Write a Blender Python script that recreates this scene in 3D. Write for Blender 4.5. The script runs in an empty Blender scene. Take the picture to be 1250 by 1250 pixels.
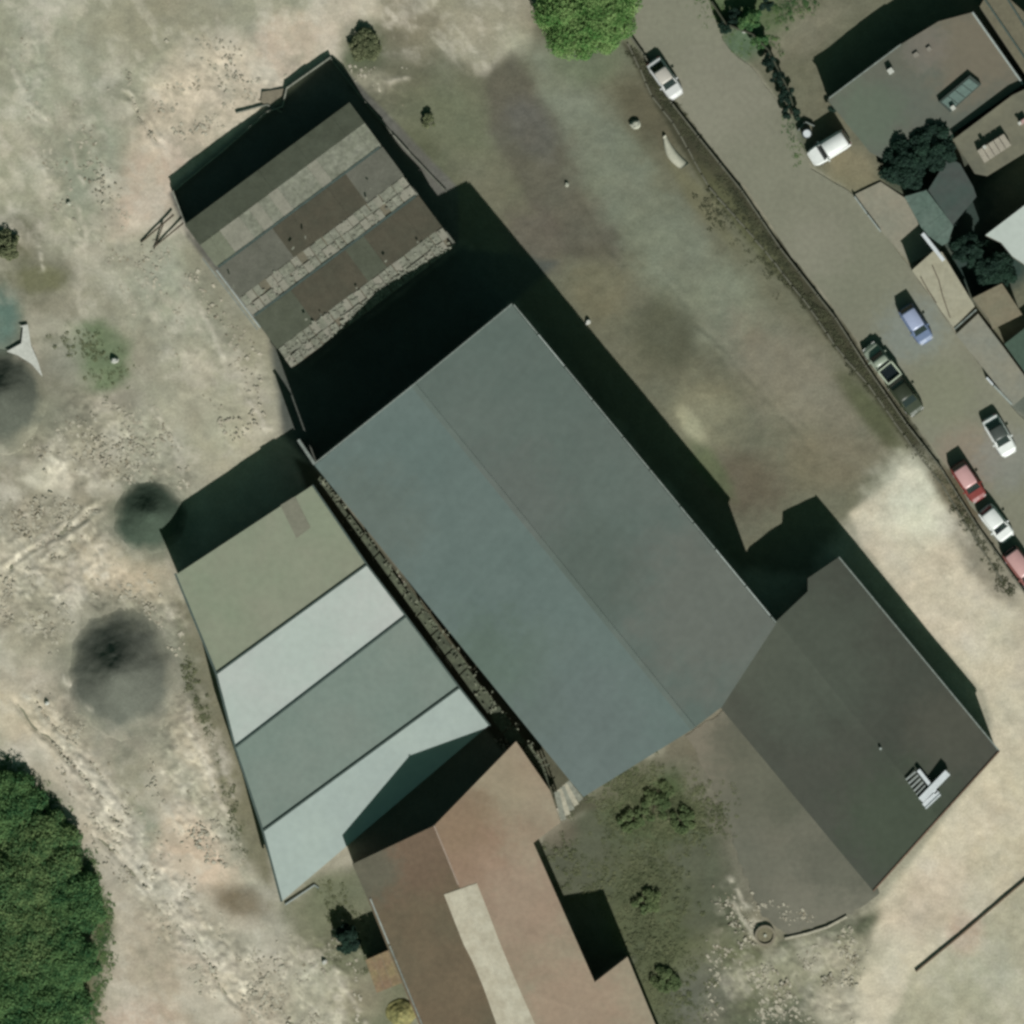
import bpy, bmesh, math, random
import numpy as np
from mathutils import Vector, Matrix

R = math.radians
random.seed(7)
rng = np.random.default_rng(11)
SC = bpy.context.scene
C = SC.collection

# ------------------------------------------------------------------ camera, sky, sun, exposure
MPP = 0.075                       # metres per pixel of the photograph
CAM_H = 1500.0
cam_data = bpy.data.cameras.new('camera')
cam = bpy.data.objects.new('camera', cam_data)
C.objects.link(cam)
cam.location = (0, 0, CAM_H)
cam_data.sensor_width = 36
cam_data.lens = 36 * CAM_H / (1250 * MPP)
cam_data.clip_start = 10
cam_data.clip_end = 6000
SC.camera = cam

SUN_EL = R(38)
SUN_AZ = math.atan2(0.34, -0.94)   # clockwise from +Y (north): sun stands to the south-south-east
world = bpy.data.worlds.new('World')
SC.world = world
world.use_nodes = True
wn = world.node_tree.nodes
bg = wn['Background']
sky = wn.new('ShaderNodeTexSky')
sky.sky_type = 'NISHITA'
sky.sun_disc = False
sky.sun_elevation = SUN_EL
sky.sun_rotation = SUN_AZ
sky.air_density = 1.0
sky.dust_density = 1.5
sky.ozone_density = 1.0
sky_tint = wn.new('ShaderNodeMix'); sky_tint.data_type = 'RGBA'; sky_tint.blend_type = 'MULTIPLY'; sky_tint.inputs[0].default_value = 1
sky_tint.inputs[7].default_value = (0.55, 0.92, 0.54, 1)     # even green tint over the whole sky, dims its fill in the shadows
world.node_tree.links.new(sky.outputs[0], sky_tint.inputs[6])
world.node_tree.links.new(sky_tint.outputs[2], bg.inputs[0])
bg.inputs[1].default_value = 0.05
sun_data = bpy.data.lights.new('sun', 'SUN')
sun_data.energy = 5.0
sun_data.angle = R(0.5)
sun_data.color = (1.0, 0.99, 0.965)
sun = bpy.data.objects.new('sun', sun_data)
C.objects.link(sun)
sd = Vector((math.sin(SUN_AZ) * math.cos(SUN_EL), math.cos(SUN_AZ) * math.cos(SUN_EL), math.sin(SUN_EL)))
sun.rotation_euler = sd.to_track_quat('Z', 'Y').to_euler()
sun.location = sd * 300
SC.view_settings.view_transform = 'Standard'
SC.view_settings.look = 'None'
SC.view_settings.gamma = 1
SC.view_settings.exposure = 0.27
SC.view_settings.use_curve_mapping = False
SC.render.engine = 'CYCLES'
SC.cycles.pixel_filter_type = 'GAUSSIAN'
SC.cycles.filter_width = 3.3
SC.cycles.max_bounces = 4
SC.cycles.diffuse_bounces = 2

# ------------------------------------------------------------------ helpers
def P(px, py, z=0.0):
    """photograph pixel + height -> metres in the scene"""
    k = MPP * (1 - z / CAM_H)
    return ((px - 625) * k, (625 - py) * k, z)

K_ALB = 0.80
def lin(c):
    c = c / 255.0
    return c / 12.92 if c <= 0.04045 else ((c + 0.055) / 1.055) ** 2.4
def alb(rgb, k=None):
    k = K_ALB if k is None else k
    return tuple(min(0.85, lin(v) * k * w) for v, w in zip(rgb, (1.015, .985, 1.065)))

MATS = {}
def mat(name, rgb, var=0.18, s1=0.35, s2=3.0, rough=0.85, rgb2=None, bump=0.0, bs=8.0, metal=0.0, island=0.0,
        stripes=None, spec=0.3, blots=()):
    """mottled procedural material in world coordinates; optional second colour, relief and random tint per piece"""
    if name in MATS: return MATS[name]
    m = bpy.data.materials.new(name); m.use_nodes = True
    nt = m.node_tree; N = nt.nodes; L = nt.links
    b = N['Principled BSDF']
    b.inputs['Roughness'].default_value = rough
    b.inputs['Metallic'].default_value = metal
    b.inputs['Specular IOR Level'].default_value = spec
    g = N.new('ShaderNodeNewGeometry')
    a1 = alb(rgb)
    a2 = alb(rgb2) if rgb2 else a1
    n1 = N.new('ShaderNodeTexNoise'); n1.inputs['Scale'].default_value = s1; n1.inputs['Detail'].default_value = 5
    n1.inputs['Roughness'].default_value = 0.6
    n2 = N.new('ShaderNodeTexNoise'); n2.inputs['Scale'].default_value = s2; n2.inputs['Detail'].default_value = 4
    L.new(g.outputs['Position'], n1.inputs['Vector']); L.new(g.outputs['Position'], n2.inputs['Vector'])
    mr = N.new('ShaderNodeMapRange'); mr.inputs[1].default_value = 0.35; mr.inputs[2].default_value = 0.65
    L.new(n1.outputs[0], mr.inputs[0])
    mx = N.new('ShaderNodeMix'); mx.data_type = 'RGBA'
    mx.inputs[6].default_value = (*a1, 1); mx.inputs[7].default_value = (*a2, 1)
    L.new(mr.outputs[0], mx.inputs[0])
    colout = mx.outputs[2]
    for bx_, by_, br_, brgb, bst in blots:      # stains with a shape of their own: centre (photo px), radius px, colour, strength
        cx_, cy_, _ = P(bx_, by_)
        d1 = N.new('ShaderNodeVectorMath'); d1.operation = 'MULTIPLY_ADD'; d1.inputs[1].default_value = (1 / (br_ * MPP), 1 / (br_ * MPP), 0); d1.inputs[2].default_value = (-cx_ / (br_ * MPP), -cy_ / (br_ * MPP), 0)
        L.new(g.outputs['Position'], d1.inputs[0])
        ln = N.new('ShaderNodeVectorMath'); ln.operation = 'LENGTH'; L.new(d1.outputs[0], ln.inputs[0])
        nn = N.new('ShaderNodeTexNoise'); nn.inputs['Scale'].default_value = 6 / (br_ * MPP) ** .8 * .35; nn.inputs['Detail'].default_value = 5; nn.inputs['Roughness'].default_value = .65
        L.new(g.outputs['Position'], nn.inputs['Vector'])
        ad = N.new('ShaderNodeMath'); ad.operation = 'MULTIPLY_ADD'; ad.inputs[1].default_value = 1.6; L.new(nn.outputs[0], ad.inputs[0]); L.new(ln.outputs['Value'], ad.inputs[2])
        mk = N.new('ShaderNodeMapRange'); mk.interpolation_type = 'SMOOTHSTEP'; mk.inputs[1].default_value = 1.3; mk.inputs[2].default_value = 2.3; mk.inputs[3].default_value = bst; mk.inputs[4].default_value = 0
        L.new(ad.outputs[0], mk.inputs[0])
        m5 = N.new('ShaderNodeMix'); m5.data_type = 'RGBA'; m5.inputs[7].default_value = (*alb(brgb), 1)
        L.new(mk.outputs[0], m5.inputs[0]); L.new(colout, m5.inputs[6]); colout = m5.outputs[2]
    # value variation
    m1 = N.new('ShaderNodeMapRange'); m1.inputs[1].default_value = 0.3; m1.inputs[2].default_value = 0.7
    m1.inputs[3].default_value = 1 - var; m1.inputs[4].default_value = 1 + var
    L.new(n2.outputs[0], m1.inputs[0])
    val = m1.outputs[0]
    n3 = N.new('ShaderNodeTexNoise'); n3.inputs['Scale'].default_value = s1 * 2.3; n3.inputs['Detail'].default_value = 3
    L.new(g.outputs['Position'], n3.inputs['Vector'])
    m3 = N.new('ShaderNodeMapRange'); m3.inputs[1].default_value = 0.3; m3.inputs[2].default_value = 0.7
    m3.inputs[3].default_value = 1 - var * 0.7; m3.inputs[4].default_value = 1 + var * 0.7
    L.new(n3.outputs[0], m3.inputs[0])
    mm = N.new('ShaderNodeMath'); mm.operation = 'MULTIPLY'; L.new(val, mm.inputs[0]); L.new(m3.outputs[0], mm.inputs[1]); val = mm.outputs[0]
    if island:
        m2 = N.new('ShaderNodeMapRange'); m2.inputs[3].default_value = 1 - island; m2.inputs[4].default_value = 1 + island
        L.new(g.outputs['Random Per Island'], m2.inputs[0])
        mm = N.new('ShaderNodeMath'); mm.operation = 'MULTIPLY'; L.new(val, mm.inputs[0]); L.new(m2.outputs[0], mm.inputs[1]); val = mm.outputs[0]
    if stripes:      # direction (x, y), period, strength: streaks running down the sheets
        dx, dy, per, st = stripes
        vm = N.new('ShaderNodeVectorMath'); vm.operation = 'DOT_PRODUCT'; vm.inputs[1].default_value = (dx, dy, 0)
        L.new(g.outputs['Position'], vm.inputs[0])
        vm2 = N.new('ShaderNodeVectorMath'); vm2.operation = 'DOT_PRODUCT'; vm2.inputs[1].default_value = (-dy, dx, 0)
        L.new(g.outputs['Position'], vm2.inputs[0])
        sc1 = N.new('ShaderNodeMath'); sc1.operation = 'MULTIPLY'; sc1.inputs[1].default_value = 0.06; L.new(vm2.outputs['Value'], sc1.inputs[0])
        cx = N.new('ShaderNodeCombineXYZ'); L.new(vm.outputs['Value'], cx.inputs[0]); L.new(sc1.outputs[0], cx.inputs[1])
        n4 = N.new('ShaderNodeTexNoise'); n4.inputs['Scale'].default_value = 1 / per; n4.inputs['Detail'].default_value = 4
        L.new(cx.outputs[0], n4.inputs['Vector'])
        m4 = N.new('ShaderNodeMapRange'); m4.inputs[1].default_value = 0.3; m4.inputs[2].default_value = 0.7
        m4.inputs[3].default_value = 1 - st; m4.inputs[4].default_value = 1 + st
        L.new(n4.outputs[0], m4.inputs[0])
        mm = N.new('ShaderNodeMath'); mm.operation = 'MULTIPLY'; L.new(val, mm.inputs[0]); L.new(m4.outputs[0], mm.inputs[1]); val = mm.outputs[0]
    vs = N.new('ShaderNodeVectorMath'); vs.operation = 'SCALE'
    L.new(colout, vs.inputs[0]); L.new(val, vs.inputs['Scale'])
    L.new(vs.outputs[0], b.inputs['Base Color'])
    if bump:
        nb = N.new('ShaderNodeTexNoise'); nb.inputs['Scale'].default_value = bs; nb.inputs['Detail'].default_value = 4
        L.new(g.outputs['Position'], nb.inputs['Vector'])
        bp = N.new('ShaderNodeBump'); bp.inputs['Strength'].default_value = bump; bp.inputs['Distance'].default_value = 0.08
        L.new(nb.outputs[0], bp.inputs['Height']); L.new(bp.outputs[0], b.inputs['Normal'])
    MATS[name] = m
    return m

def thing(name, label, cat, loc=(0, 0, 0), rz=0.0, group=None):
    o = bpy.data.objects.new(name, None); C.objects.link(o)
    o.empty_display_size = 0.3
    o.location = loc; o.rotation_euler = (0, 0, rz)
    o['label'] = label; o['category'] = cat
    if group: o['group'] = group
    return o
def tag(o, label, cat, group=None, kind=None):
    o['label'] = label; o['category'] = cat
    if group: o['group'] = group
    if kind: o['kind'] = kind
    return o

class MB:
    def __init__(s): s.v = []; s.f = []
    def add(s, vs, fs):
        n = len(s.v); s.v += [tuple(v) for v in vs]; s.f += [tuple(i + n for i in f) for f in fs]; return s
    def box(s, cx, cy, z0, z1, lx, ly, ang=0.0):
        c, q = math.cos(ang), math.sin(ang); vs = []
        for z in (z0, z1):
            for sx, sy in ((-1, -1), (1, -1), (1, 1), (-1, 1)):
                x, y = sx * lx / 2, sy * ly / 2
                vs.append((cx + x * c - y * q, cy + x * q + y * c, z))
        return s.add(vs, [(3, 2, 1, 0), (4, 5, 6, 7), (0, 1, 5, 4), (1, 2, 6, 5), (2, 3, 7, 6), (3, 0, 4, 7)])
    def bar(s, a, b, w, z0, z1):
        a = Vector(a[:2]); b = Vector(b[:2]); d = b - a
        return s.box((a.x + b.x) / 2, (a.y + b.y) / 2, z0, z1, d.length, w, math.atan2(d.y, d.x))
    def prism(s, pts, z0, tops=None):
        """pts: (x,y,ztop) list"""
        p = list(pts)
        if sum(p[i - 1][0] * p[i][1] - p[i][0] * p[i - 1][1] for i in range(len(p))) < 0: p.reverse()
        n = len(p); vs = [(x, y, z0) for x, y, z in p] + [(x, y, z) for x, y, z in p]
        fs = [tuple(range(n - 1, -1, -1)), tuple(range(n, 2 * n))] + [(i, (i + 1) % n, n + (i + 1) % n, n + i) for i in range(n)]
        return s.add(vs, fs)
    def slab(s, pts, th):
        p = list(pts)
        if sum(p[i - 1][0] * p[i][1] - p[i][0] * p[i - 1][1] for i in range(len(p))) < 0: p.reverse()
        n = len(p); vs = [(x, y, z - th) for x, y, z in p] + [tuple(q) for q in p]
        fs = [tuple(range(n - 1, -1, -1)), tuple(range(n, 2 * n))] + [(i, (i + 1) % n, n + (i + 1) % n, n + i) for i in range(n)]
        return s.add(vs, fs)
    def beam(s, a, b, w, h):
        """sloping bar between 3D points, its top along a-b"""
        a = Vector(a); b = Vector(b); d = (b - a); n = Vector((-d.y, d.x, 0)).normalized() * w / 2
        vs = []
        for q in (a, b):
            vs += [q - n - Vector((0, 0, h)), q + n - Vector((0, 0, h)), q + n, q - n]
        return s.add(vs, [(0, 1, 2, 3), (7, 6, 5, 4), (0, 4, 5, 1), (1, 5, 6, 2), (2, 6, 7, 3), (3, 7, 4, 0)])
    def cyl(s, a, b, r0, r1, n=12):
        a = Vector(a); b = Vector(b); q = (b - a).to_track_quat('Z', 'Y'); vs = []
        for c, r in ((a, r0), (b, r1)):
            for i in range(n):
                t = 2 * math.pi * i / n
                vs.append(c + q @ Vector((r * math.cos(t), r * math.sin(t), 0)))
        return s.add(vs, [tuple(range(n - 1, -1, -1)), tuple(range(n, 2 * n))] + [(i, (i + 1) % n, n + (i + 1) % n, n + i) for i in range(n)])
    def build(s, name, m, parent=None, local=False, smooth=False, label=None, bevel=0.0):
        me = bpy.data.meshes.new(name)
        off = Vector(parent.location) if (parent is not None and not local) else Vector((0, 0, 0))
        if parent is not None and parent.parent is not None and not local: off = off + Vector(parent.parent.location)
        me.from_pydata([(v[0] - off.x, v[1] - off.y, v[2] - off.z) for v in s.v], [], s.f)
        me.materials.append(m)
        o = bpy.data.objects.new(name, me); C.objects.link(o)
        if parent is not None: o.parent = parent
        if bevel:
            bm = bmesh.new(); bm.from_mesh(me)
            bmesh.ops.bevel(bm, geom=list(bm.edges), offset=bevel, segments=2, affect='EDGES', profile=0.6)
            bm.to_mesh(me); bm.free()
        if smooth:
            me.polygons.foreach_set('use_smooth', [True] * len(me.polygons))
        if label: o['label'] = label
        return o

def np_mesh(name, V, F, m, parent=None, smooth=False):
    """V (n,3) array, F (k,3|4) array"""
    me = bpy.data.meshes.new(name)
    k, w = F.shape
    me.vertices.add(len(V)); me.vertices.foreach_set('co', V.astype(np.float32).ravel())
    me.loops.add(k * w); me.loops.foreach_set('vertex_index', F.astype(np.int32).ravel())
    me.polygons.add(k)
    me.polygons.foreach_set('loop_start', np.arange(0, k * w, w, dtype=np.int32))
    me.polygons.foreach_set('use_smooth', np.full(k, smooth))
    me.update(calc_edges=True)
    me.materials.append(m)
    o = bpy.data.objects.new(name, me); C.objects.link(o)
    if parent is not None: o.parent = parent
    return o

# value noise on arrays
def vnoise(x, y, seed):
    r = np.random.default_rng(seed); T = r.random((256, 256))
    xi = np.floor(x).astype(int); yi = np.floor(y).astype(int); fx = x - xi; fy = y - yi
    fx = fx * fx * (3 - 2 * fx); fy = fy * fy * (3 - 2 * fy)
    a = T[xi & 255, yi & 255]; b = T[(xi + 1) & 255, yi & 255]; c = T[xi & 255, (yi + 1) & 255]; d = T[(xi + 1) & 255, (yi + 1) & 255]
    return (a * (1 - fx) + b * fx) * (1 - fy) + (c * (1 - fx) + d * fx) * fy
def fbm(x, y, scale, seed, octs=4, rough=0.55):
    s = 0; a = 1; t = 0
    for i in range(octs):
        s = s + a * vnoise(x / scale * 2 ** i + 17 * i, y / scale * 2 ** i + 31 * i, seed + i); t += a; a *= rough
    return s / t            # 0..1 around .5
def sdf(px, py, poly):
    d = np.full(px.shape, 1e9); inside = np.zeros(px.shape, bool)
    n = len(poly)
    for i in range(n):
        x0, y0 = poly[i]; x1, y1 = poly[(i + 1) % n]
        ex, ey = x1 - x0, y1 - y0; wx, wy = px - x0, py - y0
        t = np.clip((wx * ex + wy * ey) / (ex * ex + ey * ey + 1e-9), 0, 1)
        d = np.minimum(d, (wx - ex * t) ** 2 + (wy - ey * t) ** 2)
        c = ((y0 <= py) & (y1 > py)) | ((y1 <= py) & (y0 > py))
        xx = x0 + (py - y0) / (y1 - y0 + 1e-12) * ex
        inside ^= c & (px < xx)
    d = np.sqrt(d)
    return np.where(inside, -d, d)
def sstep(x): x = np.clip(x, 0, 1); return x * x * (3 - 2 * x)

# ------------------------------------------------------------------ ground: one sheet, soil colours and relief
APRON = [(838, 898), (886, 866), (1070, 1086), (1074, 1090), (1038, 1116), (962, 1142), (930, 1118), (905, 1060), (880, 980)]
ROAD = [(735, -150), (742, 0), (790, 66), (824, 122), (858, 166), (911, 231), (958, 301), (1025, 386), (1066, 442), (1116, 517), (1156, 568),
        (1200, 640), (1262, 730), (1400, 930), (1400, 720), (1262, 528), (1232, 492), (1168, 408), (1112, 328), (1046, 240), (990, 205), (965, 150),
        (925, 90), (890, 62), (872, 20), (850, -30), (780, -150)]
step = 2.4
ax = np.arange(-160, 1412, step)
GX, GY = np.meshgrid(ax, ax)
gx, gy = GX.ravel(), GY.ravel()
w1 = (fbm(gx, gy, 40, 1) - .5); w2 = (fbm(gx, gy, 40, 9) - .5); w3 = (fbm(gx, gy, 9, 19, 3) - .5)
# coordinates turned along the street, for streaks and tyre tracks
sx = gx * .62 + gy * .785; sy = -gx * .785 + gy * .62
streak = fbm(sx / 5, sy, 9, 33, 4) - .5
def A(rgb): return np.array(alb(rgb))
col = np.tile(A((156, 153, 131)), (len(gx), 1))
def lay(poly, rgb, f=14, warp=30, k=1.0):
    global col
    d = sdf(gx, gy, poly) + w1 * warp + w3 * warp * .5
    m = sstep(.5 - d / (2 * f))[:, None] * k
    col = col * (1 - m) + A(rgb) * m
def spot(cx, cy, rx, ry, rgb, k=1.0, ang=0, warp=.6):
    global col
    a = R(ang); dx, dy = gx - cx, gy - cy
    u = (dx * math.cos(a) + dy * math.sin(a)) / rx; v = (-dx * math.sin(a) + dy * math.cos(a)) / ry
    r = np.sqrt(u * u + v * v) + w1 * warp + w3 * warp * .6
    m = sstep(1.5 - r)[:, None] * k
    col = col * (1 - m) + A(rgb) * m
# --- west side
lay([(-160, -160), (430, -160), (400, 20), (230, 60), (120, 230), (60, 420), (-160, 420)], (151, 150, 127), 30)
spot(180, 20, 70, 40, (146, 142, 118), .8)
lay([(150, 190), (215, 95), (330, 40), (430, -20), (640, -60), (600, 20), (450, 20), (410, 80), (340, 118), (240, 190), (180, 250), (140, 290)], (190, 180, 156), 22, 45)
spot(245, 85, 60, 35, (200, 188, 162), .9, -25)
spot(345, 50, 30, 45, (186, 170, 148), .6, 30, .9)
spot(175, 225, 40, 60, (183, 166, 144), .8, 40)
spot(205, 150, 25, 45, (192, 180, 156), .8, 40)
spot(60, 60, 60, 90, (150, 152, 130), .7)
spot(85, 90, 12, 40, (172, 170, 148), .8, -30)
spot(45, 200, 12, 70, (176, 172, 150), .6, -30)
spot(110, 200, 40, 70, (140, 146, 124), .7)
lay([(-160, 280), (-20, 260), (40, 275), (60, 300), (95, 320), (105, 370), (85, 400), (100, 430), (110, 540), (60, 550), (20, 440), (-160, 420)], (124, 122, 102), 16, 26)
spot(15, 300, 26, 30, (100, 100, 78), .9)
spot(48, 340, 34, 16, (104, 104, 74), .8)
spot(0, 395, 24, 40, (88, 112, 100), .9)
lay([(80, 400), (125, 390), (158, 420), (160, 460), (135, 480), (90, 470)], (108, 120, 90), 10, 18)
spot(75, 470, 30, 60, (130, 130, 112), .8)
spot(155, 490, 36, 14, (140, 136, 118), .9)
spot(250, 480, 70, 60, (160, 158, 134), .8)
spot(235, 350, 80, 70, (154, 156, 134), .8)
spot(265, 350, 35, 60, (128, 126, 104), .7, -35)
spot(310, 420, 40, 60, (140, 138, 115), .7, -30)
spot(285, 520, 45, 60, (166, 162, 136), .8, 40)
lay([(20, 560), (85, 525), (140, 560), (210, 640), (215, 700), (190, 740), (60, 740), (-160, 800), (-160, 640)], (150, 145, 124), 18, 34)
lay([(28, 585), (58, 558), (80, 565), (88, 590), (84, 612), (50, 600)], (198, 192, 168), 5, 8)
spot(60, 640, 60, 40, (148, 143, 122), .8)
spot(215, 510, 60, 30, (162, 160, 138), .6, -10)
spot(150, 700, 60, 30, (190, 176, 148), .9, 20)
spot(130, 675, 34, 18, (188, 178, 150), .7, 20)
spot(20, 690, 40, 40, (184, 178, 154), .7)
spot(60, 760, 60, 60, (158, 152, 130), .7)
lay([(-160, 780), (0, 800), (110, 830), (200, 930), (300, 1090), (420, 1280), (150, 1400), (110, 1200), (125, 1080), (60, 960), (0, 900), (-160, 860)], (172, 164, 142), 18, 30)
spot(30, 880, 45, 30, (184, 174, 148), .9, 35)
spot(95, 850, 36, 30, (160, 150, 130), .7, 40)
spot(110, 950, 14, 70, (184, 178, 156), .7, -40)
spot(190, 1080, 14, 110, (186, 180, 158), .7, -38)
spot(265, 1180, 16, 80, (188, 182, 160), .7, -38)
spot(170, 965, 24, 60, (146, 143, 120), .9, -30)
spot(180, 1010, 22, 30, (138, 142, 120), .7)
spot(235, 910, 22, 60, (186, 176, 150), .8, -20)
spot(240, 1050, 50, 36, (196, 178, 152), .9, 35)
spot(215, 1000, 22, 30, (192, 178, 152), .8, -30)
lay([(215, 730), (232, 735), (275, 850), (300, 930), (330, 1040), (330, 1085), (300, 1060), (270, 960), (235, 860), (218, 790)], (118, 116, 92), 8, 14)
spot(292, 1100, 34, 20, (116, 106, 84), .95, 10)
spot(270, 780, 20, 60, (130, 124, 100), .6, -20)
lay([(100, 1140), (160, 1120), (300, 1200), (420, 1400), (100, 1400)], (170, 160, 138), 26, 30)
spot(170, 1250, 50, 30, (182, 164, 142), .7)
spot(330, 1170, 70, 40, (172, 168, 146), .7)
lay([(345, 1105), (440, 1060), (470, 1110), (530, 1300), (440, 1300), (400, 1200), (360, 1150)], (112, 114, 90), 14, 24)
lay([(-160, 900), (0, 925), (50, 970), (90, 1020), (125, 1080), (138, 1130), (130, 1190), (120, 1300), (-160, 1400)], (96, 98, 70), 12, 22)
spot(410, 1090, 40, 25, (104, 108, 84), .8)
spot(380, 1225, 34, 40, (176, 172, 148), .8, 20)
spot(435, 1215, 34, 30, (140, 136, 112), .8)
# --- yard between the sheds and the street
lay([(455, 30), (560, -20), (650, -40), (770, -160), (790, 66), (1156, 568), (1110, 574), (1040, 625), (985, 700), (900, 700), (560, 300), (430, 130), (420, 70)], (106, 106, 86), 12, 18)
lay([(-20 + 470, -40), (640, -60), (665, 20), (640, 58), (592, 92), (560, 80), (530, 60), (470, 30)], (146, 142, 120), 12, 22)
spot(505, 40, 40, 34, (120, 115, 94), .7)
spot(630, 50, 24, 20, (160, 158, 134), .8)
spot(443, 55, 26, 30, (84, 94, 68), .8)
spot(455, 100, 24, 14, (150, 146, 124), .7)
spot(540, 150, 60, 50, (104, 108, 84), .8)
spot(520, 205, 50, 30, (88, 92, 70), .7, 40)
lay([(590, 92), (625, 65), (655, 100), (722, 195), (760, 260), (760, 330), (700, 320), (640, 240), (600, 160)], (96, 94, 79), 10, 16)
spot(650, 160, 24, 40, (94, 94, 86), .6, -35)
lay([(640, 62), (668, 50), (720, 90), (790, 220), (900, 330), (1000, 440), (1040, 560), (1000, 540), (930, 470), (860, 420), (790, 350), (760, 280), (700, 170)], (118, 122, 102), 20, 24)
spot(690, 110, 20, 60, (122, 126, 106), .8, -35)
spot(770, 240, 40, 110, (115, 120, 101), .8, -38)
spot(720, 70, 50, 34, (104, 112, 88), .8)
spot(790, 140, 24, 60, (92, 88, 68), .8, -35)
spot(730, 350, 34, 40, (112, 108, 84), .8)
spot(650, 290, 30, 40, (90, 84, 74), .6, -30)
spot(812, 410, 34, 46, (84, 86, 68), .85)
spot(152, 820, 78, 92, (116, 118, 100), .85)
spot(180, 634, 52, 52, (104, 110, 92), .85)
spot(4, 492, 62, 66, (122, 122, 102), .7)
spot(860, 505, 36, 44, (130, 128, 102), .8, -30, .9)
spot(845, 520, 10, 26, (168, 166, 134), .7, -35)
spot(975, 470, 110, 50, (124, 119, 100), .9, 45)
spot(905, 590, 50, 40, (100, 94, 76), .9)
spot(870, 575, 14, 40, (92, 104, 72), .7, -35)
spot(1010, 560, 60, 36, (118, 112, 90), .7)
lay([(760, 52), (790, 72), (824, 128), (911, 237), (1025, 392), (1156, 574), (1125, 566), (1000, 400), (930, 310), (860, 228), (800, 130)], (66, 66, 50), 4, 6)
spot(905, 270, 12, 80, (92, 94, 66), .7, -38)
spot(860, 250, 12, 60, (108, 106, 78), .6, -38)
spot(1060, 500, 14, 60, (74, 80, 52), .7, -38)
# --- sand lot on the east
lay([(1038, 628), (1108, 572), (1125, 575), (1165, 612), (1192, 672), (1262, 735), (1420, 900), (1420, 1420), (1020, 1420), (1040, 1180), (1075, 1100), (1215, 920), (1205, 850), (1110, 740), (1050, 660)], (192, 184, 158), 5, 8)
spot(1120, 610, 50, 50, (200, 200, 176), .9)
spot(1160, 720, 60, 50, (198, 188, 162), .8, 40)
spot(1210, 640, 16, 70, (108, 104, 84), .8, -40)
spot(1165, 600, 18, 50, (88, 82, 62), .9, -38)
spot(1205, 690, 20, 60, (120, 116, 98), .8, -40)
spot(1235, 1010, 40, 60, (186, 176, 148), .7)
spot(1130, 1100, 60, 40, (190, 178, 154), .8, -45)
lay([(1112, 1190), (1262, 1068), (1420, 1000), (1420, 1420), (1090, 1420), (1080, 1260)], (168, 164, 138), 6, 10)
spot(1180, 1140, 20, 24, (172, 150, 128), .7)
spot(1220, 1200, 40, 40, (164, 164, 140), .7)
# --- garden and the south
lay([(652, 1030), (700, 995), (720, 970), (850, 895), (880, 930), (905, 1080), (940, 1140), (1040, 1120), (1075, 1110), (1050, 1180), (1020, 1400), (800, 1400), (765, 1168), (720, 1198)], (88, 92, 73), 10, 14)
spot(800, 985, 62, 50, (78, 90, 58), .95)
spot(680, 1015, 26, 24, (104, 98, 82), .7)
spot(870, 960, 30, 50, (112, 108, 90), .8, -30)
lay([(832, 895), (886, 860), (1070, 1086), (1040, 1122), (962, 1150), (920, 1126), (890, 1070), (862, 990)], (107, 105, 89), 16, 22, .9)
spot(840, 905, 60, 22, (108, 104, 86), .95, -32)
spot(760, 955, 50, 16, (98, 98, 78), .9, -32)
spot(790, 1110, 50, 70, (84, 90, 62), .8)
spot(820, 1200, 50, 50, (92, 98, 68), .8)

spot(905, 1190, 60, 50, (112, 114, 86), .8)
spot(985, 1180, 60, 36, (150, 148, 122), .8, -20)
spot(1040, 1170, 44, 24, (160, 156, 132), .6, -20)
spot(1020, 1230, 34, 30, (182, 176, 152), .8)
spot(935, 1130, 24, 30, (128, 122, 100), .8)
spot(860, 1215, 40, 40, (98, 98, 90), .6)
# --- between and under the sheds
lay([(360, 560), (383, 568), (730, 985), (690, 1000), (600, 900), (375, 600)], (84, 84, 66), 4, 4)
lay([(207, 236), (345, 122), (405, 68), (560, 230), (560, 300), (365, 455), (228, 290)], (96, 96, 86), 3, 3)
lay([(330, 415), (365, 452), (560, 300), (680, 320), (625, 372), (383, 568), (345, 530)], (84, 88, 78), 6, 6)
# --- houses, east of the street
lay([(850, -160), (872, 20), (890, 62), (925, 90), (965, 150), (990, 205), (1046, 240), (1168, 408), (1262, 528), (1420, 720), (1420, -160)], (104, 104, 84), 5, 8)
spot(910, 5, 50, 30, (84, 100, 66), .8, 30)
spot(905, 50, 26, 24, (84, 104, 78), .9)
spot(985, 40, 50, 20, (118, 116, 96), .8, -35)
spot(880, 10, 20, 20, (92, 106, 74), .8)
spot(965, 180, 20, 40, (84, 94, 74), .6)
spot(1040, 205, 34, 24, (126, 120, 94), .9, 30)
spot(1175, 250, 50, 60, (46, 60, 54), .95)  # shade of the court painted into the ground colour
spot(1205, 320, 60, 45, (44, 62, 56), .95)  # more painted shade, round the white roof's court
spot(1120, 200, 40, 45, (52, 62, 50), .9)  # ground darkened too, where the black crowns stand in for shadow
spot(1235, 480, 40, 30, (90, 96, 88), .8, 50)

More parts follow.
